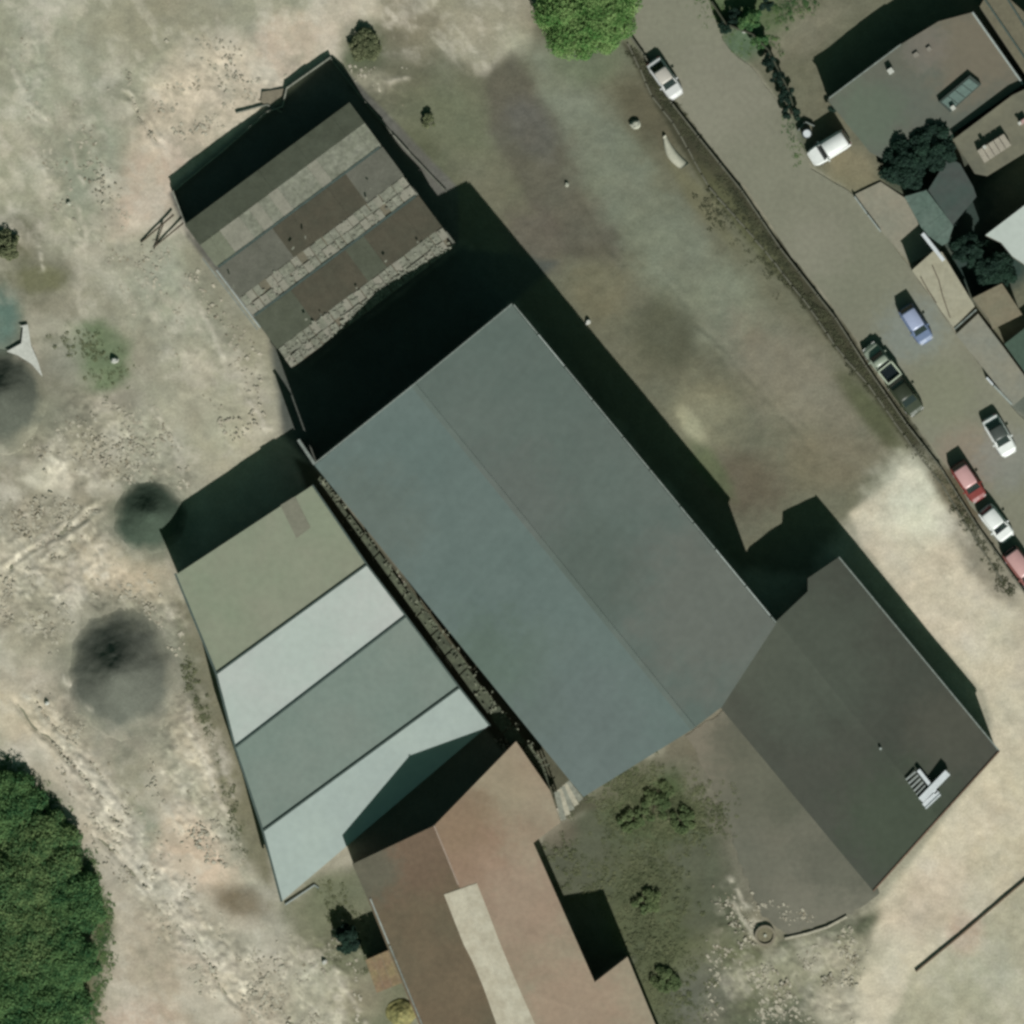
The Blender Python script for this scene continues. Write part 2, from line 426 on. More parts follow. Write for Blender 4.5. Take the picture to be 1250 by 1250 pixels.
# rubble belts, relief
belt = np.zeros(len(gx))
def addbelt(poly, k=1, f=16):
    global belt
    d = sdf(gx, gy, poly) + w1 * 30
    belt = np.maximum(belt, sstep(.5 - d / (2 * f)) * k)
BELTS = [
 ([(20, 60), (60, 40), (70, 180), (110, 300), (80, 300), (40, 170)], .55),
 ([(75, 80), (110, 150), (160, 270), (130, 260), (85, 170)], .5),
 ([(130, 100), (240, 40), (330, 60), (350, 110), (240, 170), (190, 190)], .45),
 ([(90, 250), (250, 330), (330, 460), (300, 560), (190, 430)], .3),
 ([(0, 520), (60, 530), (90, 480), (150, 500), (200, 500), (240, 600), (90, 600)], .8),
 ([(0, 620), (120, 600), (150, 690), (230, 740), (215, 800), (100, 740), (60, 800), (0, 760)], 1),
 ([(20, 830), (80, 860), (170, 1000), (260, 1110), (380, 1250), (330, 1280), (180, 1130), (110, 1010)], 1),
 ([(180, 830), (235, 850), (280, 960), (300, 1060), (240, 1050), (190, 960)], .9),
 ([(340, 1150), (440, 1130), (440, 1300), (330, 1300)], .8),
 ([(880, 1080), (960, 1110), (1060, 1120), (1040, 1250), (860, 1250)], .8),
 
 ([(380, 590), (460, 680), (640, 900), (700, 1000), (650, 960), (560, 850)], .5),
 ([(420, 80), (500, 90), (480, 150), (440, 120)], .6)]
for p_, k_ in BELTS: addbelt(p_, k_)
droad = sdf(gx, gy, ROAD)
flat = sstep(droad / 6)
bld = [[(207, 236), (405, 68), (560, 300), (362, 456)], [(383, 568), (625, 372), (954, 774), (712, 970)],
       [(380, 592), (595, 885), (345, 1100), (215, 700)], [(1025, 680), (1220, 915), (1068, 1087), (880, 862)]]
for q in bld + [APRON]: flat = flat * sstep(sdf(gx, gy, q) / 10 + .2)
h = (fbm(gx, gy, 60, 71) - .5) * .25 + (fbm(gx, gy, 12, 72, 3) - .5) * .07
fine = np.abs(fbm(gx, gy, 7, 73, 3) - .5) * 2
fine2 = np.abs(fbm(sx / 2.5, sy, 8, 74, 3) - .5) * 2
h = h + belt * (.17 * (.35 - fine) + .16 * (.35 - fine2))
# long ruts left by vehicles
for (x0, y0, x1, y1, dep) in [(15, 850, 150, 1010, .16), (215, 1120, 300, 1240, .12), (40, 850, 165, 1000, .1), (148, 110, 200, 180, .18), (0, 700, 130, 615, .12),
                              (110, 1015, 200, 1110, .12), (640, 120, 760, 330, .05), (800, 330, 1000, 560, .05)]:
    L_ = math.hypot(x1 - x0, y1 - y0); ux, uy = (x1 - x0) / L_, (y1 - y0) / L_
    t = (gx - x0) * ux + (gy - y0) * uy; n = -(gx - x0) * uy + (gy - y0) * ux + w1 * 16
    inside = sstep(t / 12) * sstep((L_ - t) / 12)
    h -= dep * inside * (np.exp(-(n / 3.2) ** 2) - .7 * np.exp(-((np.abs(n) - 7) / 3) ** 2))
h = h * flat - .03 * (1 - flat)
pale = np.zeros(len(gx))
for (x0, y0, x1, y1, wd) in [(28, 845, 160, 1000, 3), (150, 1010, 300, 1210, 4), (215, 1075, 290, 1180, 3), (150, 108, 195, 178, 2), (35, 175, 62, 232, 3), (85, 175, 105, 225, 3), (5, 60, 40, 130, 4),
                             (200, 655, 300, 690, 0), (40, 700, 125, 620, 2), (60, 735, 110, 690, 3), (20, 655, 50, 715, 2), (108, 650, 130, 690, 2), (230, 860, 250, 940, 4), (245, 920, 275, 1000, 4),
                             (190, 975, 225, 1015, 4), (285, 470, 330, 525, 3), (180, 500, 220, 545, 2), (240, 370, 275, 440, 3), (405, 1180, 450, 1250, 4), (370, 1190, 410, 1160, 2), (890, 1070, 915, 1110, 3),
                             (895, 1100, 925, 1150, 3), (75, 820, 120, 870, 3), (470, 100, 500, 96, 3), (45, 300, 52, 330, 3), (95, 250, 110, 290, 3), (215, 60, 190, 110, 0)]:
    if not wd: continue
    L_ = math.hypot(x1 - x0, y1 - y0); ux, uy = (x1 - x0) / L_, (y1 - y0) / L_
    t = (gx - x0) * ux + (gy - y0) * uy; n = -(gx - x0) * uy + (gy - y0) * ux + w1 * 14 + w3 * 7
    k_ = sstep(t / 10 + .5) * sstep((L_ - t) / 10 + .5) * np.exp(-(n / wd) ** 2) * sstep((fbm(gx, gy, 8, 77, 2) - .28) * 4)
    pale = np.maximum(pale, k_)
h = h + pale * .09 * flat
col = col * (1 - .62 * pale[:, None]) + A((196, 190, 168)) * .62 * pale[:, None]
wm = sstep(.5 - (sdf(gx, gy, [(-300, -300), (640, -300), (640, 30), (590, 90), (440, 60), (400, 60), (205, 235), (290, 370), (340, 520), (200, 620), (215, 700), (320, 1080), (420, 1150), (430, 1500), (-300, 1500)]) + w1 * 20) / 20)
wm = np.maximum(wm, .6 * sstep(.5 - (sdf(gx, gy, [(1050, 620), (1120, 570), (1250, 740), (1500, 900), (1500, 1500), (1020, 1500), (1080, 1100), (1220, 920)])) / 24))
wm = np.maximum(wm, .6 * sstep(.5 - (sdf(gx, gy, [(880, 1080), (960, 1150), (1060, 1120), (1040, 1300), (840, 1300)])) / 24))
for cx_, cy_, r_ in ((125, 432, 44), (48, 340, 52), (60, 470, 50), (292, 1100, 36), (152, 820, 90), (182, 632, 60), (0, 490, 70), (265, 350, 40), (0, 395, 30), (410, 1100, 50), (30, 1100, 120)):
    wm = wm * (1 - .85 * sstep(1.4 - np.hypot(gx - cx_, gy - cy_) / r_))
nz = fbm(gx, gy, 46, 401, 6, .66); nz2 = fbm(sx / 2, sy, 26, 411, 5, .62); nz3 = fbm(gx, gy, 16, 421, 4, .6)
chalk = np.clip(sstep((nz - .52) * 7) * .45 + sstep((nz2 - .56) * 8) * .35 + sstep((nz3 - .6) * 8) * .3 * (.3 + belt), 0, .75) * wm
dull = np.clip(sstep((.44 - nz) * 8) * .35 + sstep((.42 - nz2) * 8) * .25, 0, .5) * wm
col = col * (1 - chalk[:, None]) + A((192, 186, 165)) * chalk[:, None]
col = col * (1 - dull[:, None]) + A((134, 132, 111)) * dull[:, None]
# colour grain: pale specks in the belts, streaks, broad mottling
br = 1 + (fbm(gx, gy, 22, 51, 4) - .5) * .24 + (fbm(gx, gy, 90, 52, 3) - .5) * .12 + streak * .12
spn = np.maximum(fbm(sx / 2.2, sy, 5.5, 53, 2), fbm(sx, sy / 2.2, 5.5, 58, 2) - .03)
speck = sstep((spn - .63) * 7) * belt
dark = sstep((fbm(gx, gy, 10, 54, 2) - .60) * 7) * (belt * .8 + .15)
br = br * (1 + speck * .34) * (1 - dark * .22)
col = col * br[:, None]
tint = (fbm(gx, gy, 34, 61, 3) - .5)
col[:, 0] *= 1 + tint * .06; col[:, 2] *= 1 - tint * .06
tg = (fbm(gx, gy, 45, 62, 3) - .5); col[:, 1] *= 1 + tg * .04
edge = np.minimum(np.minimum(gx - ax[0], ax[-1] - gx), np.minimum(gy - ax[0], ax[-1] - gy))
h = h * sstep(edge / 60)

gm = bpy.data.materials.new('soil'); gm.use_nodes = True
nt = gm.node_tree; N = nt.nodes; L = nt.links; b = N['Principled BSDF']
b.inputs['Roughness'].default_value = 1; b.inputs['Specular IOR Level'].default_value = .1
at = N.new('ShaderNodeAttribute'); at.attribute_name = 'soil_colour'
geo = N.new('ShaderNodeNewGeometry')
prev = None
for s_, v_ in ((1.3, .06), (4.5, .09), (14, .08)):
    n = N.new('ShaderNodeTexNoise'); n.inputs['Scale'].default_value = s_; n.inputs['Detail'].default_value = 3
    L.new(geo.outputs['Position'], n.inputs['Vector'])
    r = N.new('ShaderNodeMapRange'); r.inputs[1].default_value = .3; r.inputs[2].default_value = .7; r.inputs[3].default_value = 1 - v_; r.inputs[4].default_value = 1 + v_
    L.new(n.outputs[0], r.inputs[0])
    if prev is None: prev = r.outputs[0]
    else:
        mm = N.new('ShaderNodeMath'); mm.operation = 'MULTIPLY'; L.new(prev, mm.inputs[0]); L.new(r.outputs[0], mm.inputs[1]); prev = mm.outputs[0]
vs = N.new('ShaderNodeVectorMath'); vs.operation = 'SCALE'; L.new(at.outputs['Color'], vs.inputs[0]); L.new(prev, vs.inputs['Scale'])
L.new(vs.outputs[0], b.inputs['Base Color'])
nb = N.new('ShaderNodeTexNoise'); nb.inputs['Scale'].default_value = 3; nb.inputs['Detail'].default_value = 6
L.new(geo.outputs['Position'], nb.inputs['Vector'])
bp = N.new('ShaderNodeBump'); bp.inputs['Strength'].default_value = .3; bp.inputs['Distance'].default_value = .08
L.new(nb.outputs[0], bp.inputs['Height']); L.new(bp.outputs[0], b.inputs['Normal'])

n_ = len(ax)
V = np.stack([(gx - 625) * MPP, (625 - gy) * MPP, h], 1)
idx = np.arange(n_ * n_).reshape(n_, n_)
F = np.stack([idx[:-1, :-1].ravel(), idx[1:, :-1].ravel(), idx[1:, 1:].ravel(), idx[:-1, 1:].ravel()], 1)
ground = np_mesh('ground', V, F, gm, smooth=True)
ground['kind'] = 'structure'
ca = ground.data.color_attributes.new('soil_colour', 'FLOAT_COLOR', 'POINT')
ca.data.foreach_set('color', np.concatenate([np.clip(col, 0, .8), np.ones((len(col), 1))], 1).astype(np.float32).ravel())
m_far = mat('far_soil', (140, 138, 115), .25, .05, .6, 1.0, (104, 106, 84))
o = MB().box(0, 0, -1.2, -.12, 3000, 3000).build('terrain', m_far); o['kind'] = 'structure'

# ------------------------------------------------------------------ road
m_road = mat('worn_asphalt', (118, 118, 99), .07, .09, 2.2, .95, (126, 126, 106), bump=.15, bs=12, blots=((1112, 400, 40, (124, 132, 122), .7), (1060, 330, 60, (116, 118, 98), .6), (1180, 560, 40, (136, 122, 104), .6), (880, 120, 60, (128, 126, 108), .6), (1230, 560, 36, (128, 130, 120), .6), (1000, 300, 40, (130, 128, 110), .5), (1150, 480, 40, (122, 124, 100), .6)))
def jag(poly, seg=14, amp=1.6, seed=3):
    r = random.Random(seed); out = []
    for i in range(len(poly)):
        a, b_ = poly[i], poly[(i + 1) % len(poly)]; n = max(1, int(math.dist(a, b_) / seg))
        for k in range(n):
            t = k / n; out.append((a[0] + (b_[0] - a[0]) * t + r.uniform(-amp, amp), a[1] + (b_[1] - a[1]) * t + r.uniform(-amp, amp)))
    return out
def sheet(name, poly, z, th, m, parent=None, **kw):
    return MB().prism([P(x, y, z) for x, y in poly], z - th).build(name, m, parent, **kw)
road = sheet('road', jag(ROAD), .05, .1, m_road); road['kind'] = 'structure'

# ------------------------------------------------------------------ main warehouse
m_wall = mat('rendered_wall', (120, 120, 104), .12, .5, 3)
m_roofg = mat('weathered_metal_roof', (92, 106, 99), .05, .10, 1.4, .9, (97, 110, 103), stripes=(.774, -.633, 1.1, .035), spec=.15, blots=((590, 850, 90, (88, 103, 88), .6), (700, 900, 90, (98, 108, 103), .6), (440, 640, 70, (94, 102, 92), .5)))
m_roofg2 = mat('weathered_metal_roof_north', (98, 108, 99), .05, .10, 1.4, .9, (93, 105, 96), stripes=(.774, -.633, 1.1, .035), spec=.15, blots=((880, 740, 110, (106, 108, 98), .7), (620, 620, 70, (100, 104, 96), .5), (720, 700, 60, (88, 98, 88), .6)))
m_trim = mat('pale_metal_trim', (150, 158, 148), .15, .6, 4, .5)
EH, RH = 9.4, 11.4
def lerp(a, b_, t): return tuple(a[i] + (b_[i] - a[i]) * t for i in range(len(a)))
mN, mW, mS, mE = (625, 372), (384, 568), (712, 971), (952, 774)
rN = lerp(mW, mN, .5); rS = lerp(mS, mE, .5)
t = thing('warehouse', 'long gabled warehouse with a plain grey-green metal roof, largest building in the middle', 'warehouse', P(665, 670))
def inset(pts, k):
    cx = sum(p[0] for p in pts) / len(pts); cy = sum(p[1] for p in pts) / len(pts)
    return [(cx + (p[0] - cx) * k, cy + (p[1] - cy) * k, p[2]) for p in pts]
rS = (846.5, 889.5)
wdir = ((mS[0] - mW[0]) / 518.9, (mS[1] - mW[1]) / 518.9)
def wz(x, y):
    d_ = abs((x - rN[0]) * wdir[1] - (y - rN[1]) * wdir[0]); return RH - (RH - EH) * d_ / 155.5
outl = [mN, rN, mW, (712, 973), rS, (881, 863), (947, 762)]
MB().prism(inset([P(x, y, wz(x, y) - .15) for x, y in (rN, mW, (712, 973), rS)], .985), -.3).build('wall', m_wall, t)
MB().prism(inset([P(x, y, wz(x, y) - .15) for x, y in (mN, rN, rS, (881, 863), (947, 762))], .985), -.3).build('wall', m_wall, t)
# roof: each slope built of long overlapping sheets
def slope(root, a0, a1, b0, b1, m, name, n, th=.06, jit=.012, seed=0, vis=None):
    """a0->a1 eave line, b0->b1 ridge line; n strips run from eave to ridge"""
    r = random.Random(seed)
    for i in range(n):
        t0, t1 = i / n, (i + 1) / n + .0025
        z = r.uniform(0, jit) + (i % 2) * .012
        pts = [lerp(a0, a1, t0), lerp(a0, a1, min(1, t1)), lerp(b0, b1, min(1, t1)), lerp(b0, b1, t0)]
        pts = [(p[0], p[1], p[2] + z) for p in pts]
        MB().slab(pts, th).build(name, m, root)
MB().slab([P(x, y, wz(x, y)) for x, y in (rN, mW, (712, 973), rS)], .08).build('roof_slope', m_roofg, t)
MB().slab([P(x, y, wz(x, y)) for x, y in (mN, rN, rS, (881, 863), (947, 762))], .08).build('roof_slope', m_roofg2, t)
MB().beam(P(rN[0] + .5, rN[1] + .4, RH + .012), P(*rS, RH + .012), .5, .1).build('ridge_cap', m_roofg2, t)
# gutter along the north-east eave in lengths, some pale
m_gut = mat('gutter_metal', (120, 128, 118), .2, 1, 4, .6)
r = random.Random(5)
k = 0
e0, e1 = P(627, 372, EH), P(948, 761, EH)
while k < 1:
    k2 = min(1, k + r.uniform(.05, .12))
    MB().beam(lerp(e0, e1, k), lerp(e0, e1, k2 - .003), .13, .16).build('gutter', m_trim if (.02 < k < .12 or .53 < k < .58 or .72 < k < .95) else m_gut, t)
    k = k2
MB().beam(P(383, 567, EH + .05), P(*rN, RH + .05), .12, .14).build('verge_trim', m_gut, t)
MB().beam(P(*rN, RH + .05), P(625, 371, EH + .05), .12, .14).build('verge_trim', m_gut, t)
# roller doors and vents in the north gable wall
mid = lerp(P(*mW), P(*mN), .5)
ang = math.atan2(mN[0] - mW[0], 0) * 0 + math.atan2(-(mN[1] - mW[1]), mN[0] - mW[0])
nx, ny = math.cos(ang + math.pi / 2), math.sin(ang + math.pi / 2)
m_door = mat('dull_steel_door', (84, 92, 90), .12, .8, 5, .6)
MB().box(mid[0] - nx * .08, mid[1] - ny * .08, 0, 4.6, 5.2, .3, ang).build('roller_door', m_door, t)

# ------------------------------------------------------------------ east workshop (dark roof)
m_dark = mat('dark_slate_roof', (69, 73, 63), .06, .12, 1.6, .95, (74, 76, 66), blots=((980, 800, 90, (78, 84, 72), .8), (1100, 1000, 70, (68, 78, 62), .7), (1160, 890, 50, (82, 82, 70), .6)), stripes=(.77, .64, 1.4, .03), spec=.1)
m_conc = mat('old_concrete', (108, 106, 90), .07, .12, 2.0, .95, (98, 99, 84), blots=((855, 920, 55, (118, 112, 95), .8), (1062, 1082, 30, (80, 84, 70), .8), (900, 900, 30, (82, 84, 70), .7), (960, 975, 26, (80, 84, 70), .7), (1010, 1110, 60, (116, 114, 98), .8), (930, 950, 60, (90, 92, 76), .7), (1020, 1050, 45, (88, 90, 76), .7)), bump=.2)
t = thing('workshop', 'dark flat-roofed workshop with white frames on its roof, joined to the warehouse at the east', 'workshop', P(1050, 880))
EZ = 4.7
eN, eE, eS, eW = (1024, 680), (1220, 917), (1066, 1088), (878, 864)
k1, k2 = (948, 760), (986, 722)
k3 = (986, 708)
def inset2(pl, k):
    cx = sum(p[0] for p in pl) / len(pl); cy = sum(p[1] for p in pl) / len(pl)
    return [(cx + (p[0] - cx) * k, cy + (p[1] - cy) * k) for p in pl]
foot = [(881, 865), (952, 776), (986, 724), (988, 710), (1023, 683), (1217, 917), (1066, 1084)]
mN2, mS2 = (952, 757), (1024, 680)
# roof bands run across, from the warehouse side to the yard side
def band_roof(root, poly, z, d, width, m, name, th=.08, seed=0, tilt=0.0):
    """cut a polygon into strips across direction d (px) and build each as a sheet"""
    r = random.Random(seed); L_ = math.hypot(*d); d = (d[0] / L_, d[1] / L_)
    lo = min(p[0] * d[0] + p[1] * d[1] for p in poly); hi = max(p[0] * d[0] + p[1] * d[1] for p in poly)
    def clip(pp, c, sgn):
        out = []
        for i in range(len(pp)):
            a, b_ = pp[i], pp[(i + 1) % len(pp)]
            da = (a[0] * d[0] + a[1] * d[1] - c) * sgn; db = (b_[0] * d[0] + b_[1] * d[1] - c) * sgn
            if da >= 0: out.append(a)
            if da * db < 0: out.append(lerp(a, b_, da / (da - db)))
        return out
    c = lo; i = 0
    while c < hi - 1e-3:
        q = clip(clip(poly, c, 1), min(hi, c + width + .3), -1)
        if len(q) >= 3:
            zz = (i % 2) * .012 + r.uniform(0, .008)
            f = (lambda x, y: z(x, y)) if callable(z) else (lambda x, y: z)
            MB().slab([P(x, y, f(x, y) + zz) for x, y in q], th).build(name, m, root)
        c += width; i += 1
def ez(x, y):
    d_ = (1024 - x) * .77 + (y - 680) * .64; return EZ + .95 * (1 - abs(d_ - 108) / 108)
rA, rB = (948, 758), (1146, 999)
for pl in ([rA, (986, 722), (986, 706), (1024, 680), (1220, 917), rB], [(878, 862), rA, rB, (1066, 1088)]):
    MB().prism([P(x, y, ez(x, y) - .13) for x, y in inset2(pl, .985)], -.3).build('wall', m_wall, t)
    MB().slab([P(x, y, ez(x, y)) for x, y in pl], .1).build('roof_slope', m_dark, t)
for q0_, q1_ in (((1220, 917), rB), (rB, (1066, 1088))): MB().beam(P(*q0_, ez(*q0_) + .1), P(*q1_, ez(*q1_) + .1), .12, .3).build('parapet', mat('rusty_parapet', (112, 92, 74), .2, 1, 4), t, label='rust-brown parapet edge')
MB().beam(P(1024, 680, EZ + .06), P(1220, 917, EZ + .06), .12, .2).build('fascia', m_gut, t)
MB().cyl(P(1075, 914, ez(1075, 914)), P(1075, 914, ez(1075, 914) + .35), .12, .12).build('vent_pipe', m_trim, t)
EZ = ez(1128, 962) + .0
m_white = mat('white_painted_metal', (196, 202, 198), .08, 1, 5, .5)
u = thing('duct_unit', 'white ventilation duct with slatted frame lying on the dark workshop roof', 'duct', P(1130, 958, EZ + .02))
MB().beam(P(1124, 977, EZ + .55), P(1157, 943, EZ + .55), .62, .42).build('duct', m_white, u)
MB().beam(P(1121, 940, EZ + .42), P(1143, 968, EZ + .42), .34, .2).build('rail', m_white, u)
MB().beam(P(1128, 984, EZ + .42), P(1146, 967, EZ + .42), .5, .3).build('end_box', m_white, u)
MB().beam(P(1130, 987, EZ + .5), P(1148, 970, EZ + .5), .14, .1).build('rail', m_white, u)
for i in range(6):
    a = lerp((1106, 952), (1122, 975), i / 5); b_ = lerp((1118, 942), (1133, 963), i / 5)
    MB().beam(P(*a, EZ + .3), P(*b_, EZ + .3), .17, .12).build('slat', mat('grey_slats', (140, 146, 138), .1, 1, 5, .6), u)
for a in ((1110, 955), (1122, 973), (1140, 960), (1152, 946)):
    MB().cyl(P(*a, EZ), P(*a, EZ + .32), .04, .04, 6).build('leg', m_white, u)

# concrete apron west of the workshop with its kerb
ap = sheet('pavement', jag(APRON, 7, 2.6), .02, .1, m_conc); ap['kind'] = 'structure'
t = thing('kerb', 'curved pale kerb closing the south end of the concrete apron', 'kerb', P(1000, 1130))
m_kerb = mat('pale_kerb', (160, 156, 134), .15, 1, 4)
pts = [(958, 1146), (985, 1140), (1010, 1132), (1034, 1119)]
for i in range(3): MB().bar(P(*pts[i]), P(*pts[i + 1]), .22, 0, .2).build('kerb_stone', m_kerb, t)

# ------------------------------------------------------------------ west shed with four coloured roofs
t = thing('striped_shed', 'low tapering shed with four roof bays, green-beige, white, grey and white', 'shed', P(390, 830))
LZ = 4.2
Wl = [(215, 700), (265, 822), (288, 912), (322, 1014), (345, 1101)]
El = [(380, 592), (447, 690), (495, 753), (560, 840), (597, 886)]
MB().prism([P(x, y, LZ - .12) for x, y in [(217, 702), (266, 822), (289, 912), (323, 1014), (346, 1098), (594, 885), (558, 840), (493, 753), (445, 690), (380, 595)]], -.3).build('wall', m_wall, t)
m_b = [mat('beige_roof_sheet', (133, 136, 115), .05, .15, 1.6, .9, (127, 135, 112), spec=.12),
       mat('white_roof_sheet', (168, 178, 166), .04, .15, 1.6, .9, (174, 178, 168), spec=.12),
       mat('grey_roof_sheet', (116, 130, 118), .05, .15, 1.6, .9, (121, 132, 120), spec=.12),
       mat('pale_roof_sheet', (162, 174, 162), .04, .15, 1.6, .9, (156, 168, 158), spec=.12)]
nb_ = [9, 6, 7, 6]
for i in range(4):
    a0, a1, b0, b1 = Wl[i], El[i], Wl[i + 1], El[i + 1]
    z0 = LZ + .0; 
    slope(t, P(*lerp(a0, b0, .01), z0 + .1), P(*lerp(a1, b1, .01), z0 + .1), P(*lerp(a0, b0, .985), z0), P(*lerp(a1, b1, .985), z0), m_b[i], 'roof_slope', 1, th=.08, jit=.006, seed=10 + i)
m_line = mat('dark_flashing', (66, 80, 72), .15, 1, 4, .7)
for i in range(1, 4):
    MB().beam(P(*Wl[i], LZ + .14), P(*El[i], LZ + .14), .16, .22).build('bay_flashing', m_line, t)
for i in range(4):
    MB().beam(P(Wl[i][0] - 1.2, Wl[i][1], LZ + .08), P(Wl[i + 1][0] - 1.2, Wl[i + 1][1], LZ + .08), .2, .3).build('gutter', m_line, t)
    MB().beam(P(El[i][0] + 1.2, El[i][1], LZ + .05), P(El[i + 1][0] + 1.2, El[i + 1][1], LZ + .05), .16, .2).build('gutter', m_line, t)
# worn patch on first bay
o = MB().slab([P(342, 617, LZ + .175), P(360, 606, LZ + .175), P(379, 644, LZ + .16), P(362, 657, LZ + .16)], .03).build('repair_sheet', mat('brown_repair_sheet', (116, 116, 98), .08, .6, 3, .8), t, label='faded brown repair sheet')
# looped pipe by the south corner
t2 = thing('drain_pipe', 'bent grey pipe lying at the south corner of the striped shed', 'pipe', P(370, 1095))
pp = [(348, 1104), (366, 1092), (384, 1080), (389, 1084)]
mp = mat('grey_pipe', (116, 126, 118), .1, 1, 5, .5)
for i in range(3): MB().cyl(P(*pp[i], .12), P(*pp[i + 1], .12), .09, .09, 8).build('pipe_length', mp, t2)

# ------------------------------------------------------------------ north ruin with three saw-like bays
t = thing('derelict_shed', 'derelict shed with three ridged roof bays of broken grey sheets, north of the warehouse', 'shed', P(390, 290))
NZ = 3.7
o0 = (229, 279)
uu = (.803, -.596); vv = (.596, .803)
offs = [-6, 60, 134, 214]
Ls = [(0, 252), (4, 240), (2, 244), (4, 246)]     # start and end of each line along u
def uvp(s_, q): return (o0[0] + uu[0] * s_ + vv[0] * q, o0[1] + uu[1] * s_ + vv[1] * q)
m_rwall = mat('soot_stained_wall', (104, 106, 92), .2, .8, 4)
c = [uvp(2, -3), uvp(247, -3), uvp(250, 210), uvp(6, 210)]
# four walls (not a solid block: the roof has holes)
m_in = mat('shed_floor', (86, 86, 72), .2, .6, 3)
MB().prism([P(*q, .12) for q in c], -.2).build('floor', m_in, t)
for i in range(4): MB().bar(P(*c[i]), P(*c[(i + 1) % 4]), .25, 0, NZ - .05).build('wall', m_rwall, t)
for q in offs[1:3]: MB().bar(P(*uvp(6, q)), P(*uvp(246, q)), .2, 0, NZ - .05).build('wall', m_rwall, t)
m_sheet = [mat('asbestos_sheet_pale', (108, 110, 95), .22, .8, 3, .95, (94, 97, 81), island=.2),
           mat('asbestos_sheet_grey', (118, 117, 102), .12, .5, 4, .95, (110, 110, 95), island=.05),
           mat('asbestos_sheet_brown', (94, 89, 72), .12, .5, 4, .95, (86, 84, 68), island=.06),
           mat('asbestos_sheet_mossy', (98, 102, 84), .12, .5, 4, .95, (90, 94, 76), island=.06)]
rr = random.Random(21)
rise = .85
def broken_row(b_): return b_ > 0
for bi in range(3):
    q0, q1 = offs[bi] + (0 if bi == 0 else 1.5), offs[bi + 1] - 1.5
    qm = q0 + (q1 - q0) * (.48 if bi == 0 else .62)
    Lu = 250
    for side in (0, 1):
        n = 9 if side == 0 else (17 if bi == 0 else 26)
        for i in range(n):
            s0 = i / n * Lu; s1 = (i + 1) / n * Lu + .5
            fr = (i + .5) / n
            rows = 1 if (side == 0 or bi == 0) else 2
            for rw in range(rows):
                if side == 0: qa, qb, za, zb = q0, qm, NZ, NZ + rise
                else:
                    qa = qm + (q1 - qm) * rw / rows; qb = qm + (q1 - qm) * (rw + 1) / rows
                    za = NZ + rise * (1 - rw / rows); zb = NZ + rise * (1 - (rw + 1) / rows)
                if side == 0:
                    if bi == 0: mi = 3
                    elif bi == 1: mi = 1 if fr < .33 else (2 if fr < .8 else 1)
                    else: mi = (3 if fr < .2 else 2) if fr < .52 else (3 if fr < .68 else 2)
                else:
                    mi = 0 if rr.random() < (.62 if broken_row(bi) else .8) else 1
                    if bi == 0 and fr < .12: mi = 3
                broken = side == 1 and bi > 0
                if broken and rr.random() < .07: continue
                if side == 1 and bi == 0 and rr.random() < -1: continue
                j = .02 if broken else .012
                dj = .9 if broken else .3
                pts = []
                ds = rr.uniform(-dj, dj); dq = rr.uniform(-dj, dj) * .8
                tz = rr.uniform(0, j)
                rot = rr.uniform(-.035, .035) if broken else rr.uniform(-.004, .004)
                gp = (.55 if broken else .3) if side == 1 else 0
                sc_, qc_ = (s0 + s1) / 2, (qa + qb) / 2
                for (a, b_, z) in ((s0 + gp, qa + gp, za), (s1 - gp, qa + gp, za), (s1 - gp, qb - gp, zb), (s0 + gp, qb - gp, zb)):
                    a2, b2 = a - sc_, b_ - qc_
                    a3 = sc_ + a2 * math.cos(rot) - b2 * math.sin(rot) + ds * (1 if broken else .3); b3 = qc_ + a2 * math.sin(rot) + b2 * math.cos(rot) + dq * (1 if broken else .3)
                    pts.append(P(*uvp(a3, b3), z + tz + .02 * (i % 2) + rr.uniform(-j, j) * .6))
                MB().slab(pts, .035).build('roof_sheet', m_sheet[mi], t)
    MB().slab([P(*uvp(4, qm), NZ + rise - .1), P(*uvp(246, qm), NZ + rise - .1), P(*uvp(246, q1), NZ - .09), P(*uvp(4, q1), NZ - .09)], .02).build('roof_lining', m_sheet[2], t)
    # timber purlins under the sheets
    m_tim = mat('old_timber', (70, 62, 48), .2, 1, 5)
    for q, z in ((q0 + 4, NZ + .02), (qm, NZ + rise - .12), (q1 - 4, NZ - .02)):
        MB().beam(P(*uvp(3, q), z - .06), P(*uvp(247, q), z - .06), .12, .16).build('purlin', m_tim, t)
# gutters between bays, verge trim at the west
for q in offs[1:3]: MB().beam(P(*uvp(2, q), NZ + .06), P(*uvp(247, q), NZ + .06), .2, .16).build('valley_gutter', m_line, t)
MB().beam(P(*uvp(-2, 62), NZ + .2), P(*uvp(-1, 150), NZ + .2), .14, .2).build('verge_trim', m_trim, t)
MB().beam(P(*uvp(-7, 40), 3.2), P(*uvp(-5, 150), 3.2), .12, .2).build('gutter', m_gut, t)
# broken sheets lying in heaps along the south edge
m_frag = mat('broken_sheet_pieces', (126, 128, 110), .2, 1, 5, .95, island=.3)
fr_mb = MB()
for i in range(330):
    s_ = rr.uniform(2, 246); bi = rr.choice((1, 2, 2))
    q = offs[bi + 1] - abs(rr.gauss(0, 13)) - 3
    z = NZ + .1 + (offs[bi + 1] - q) / 30 * rise
    x, y, _ = P(*uvp(s_, q), z); l, w_ = rr.uniform(.1, .34), rr.uniform(.07, .22)
    a = rr.uniform(0, math.pi); fr_mb.box(x, y, z - .02, z + rr.uniform(.0, .03), l, w_, a)
o = fr_mb.build('broken_pieces', m_frag, t); o['kind'] = 'stuff'

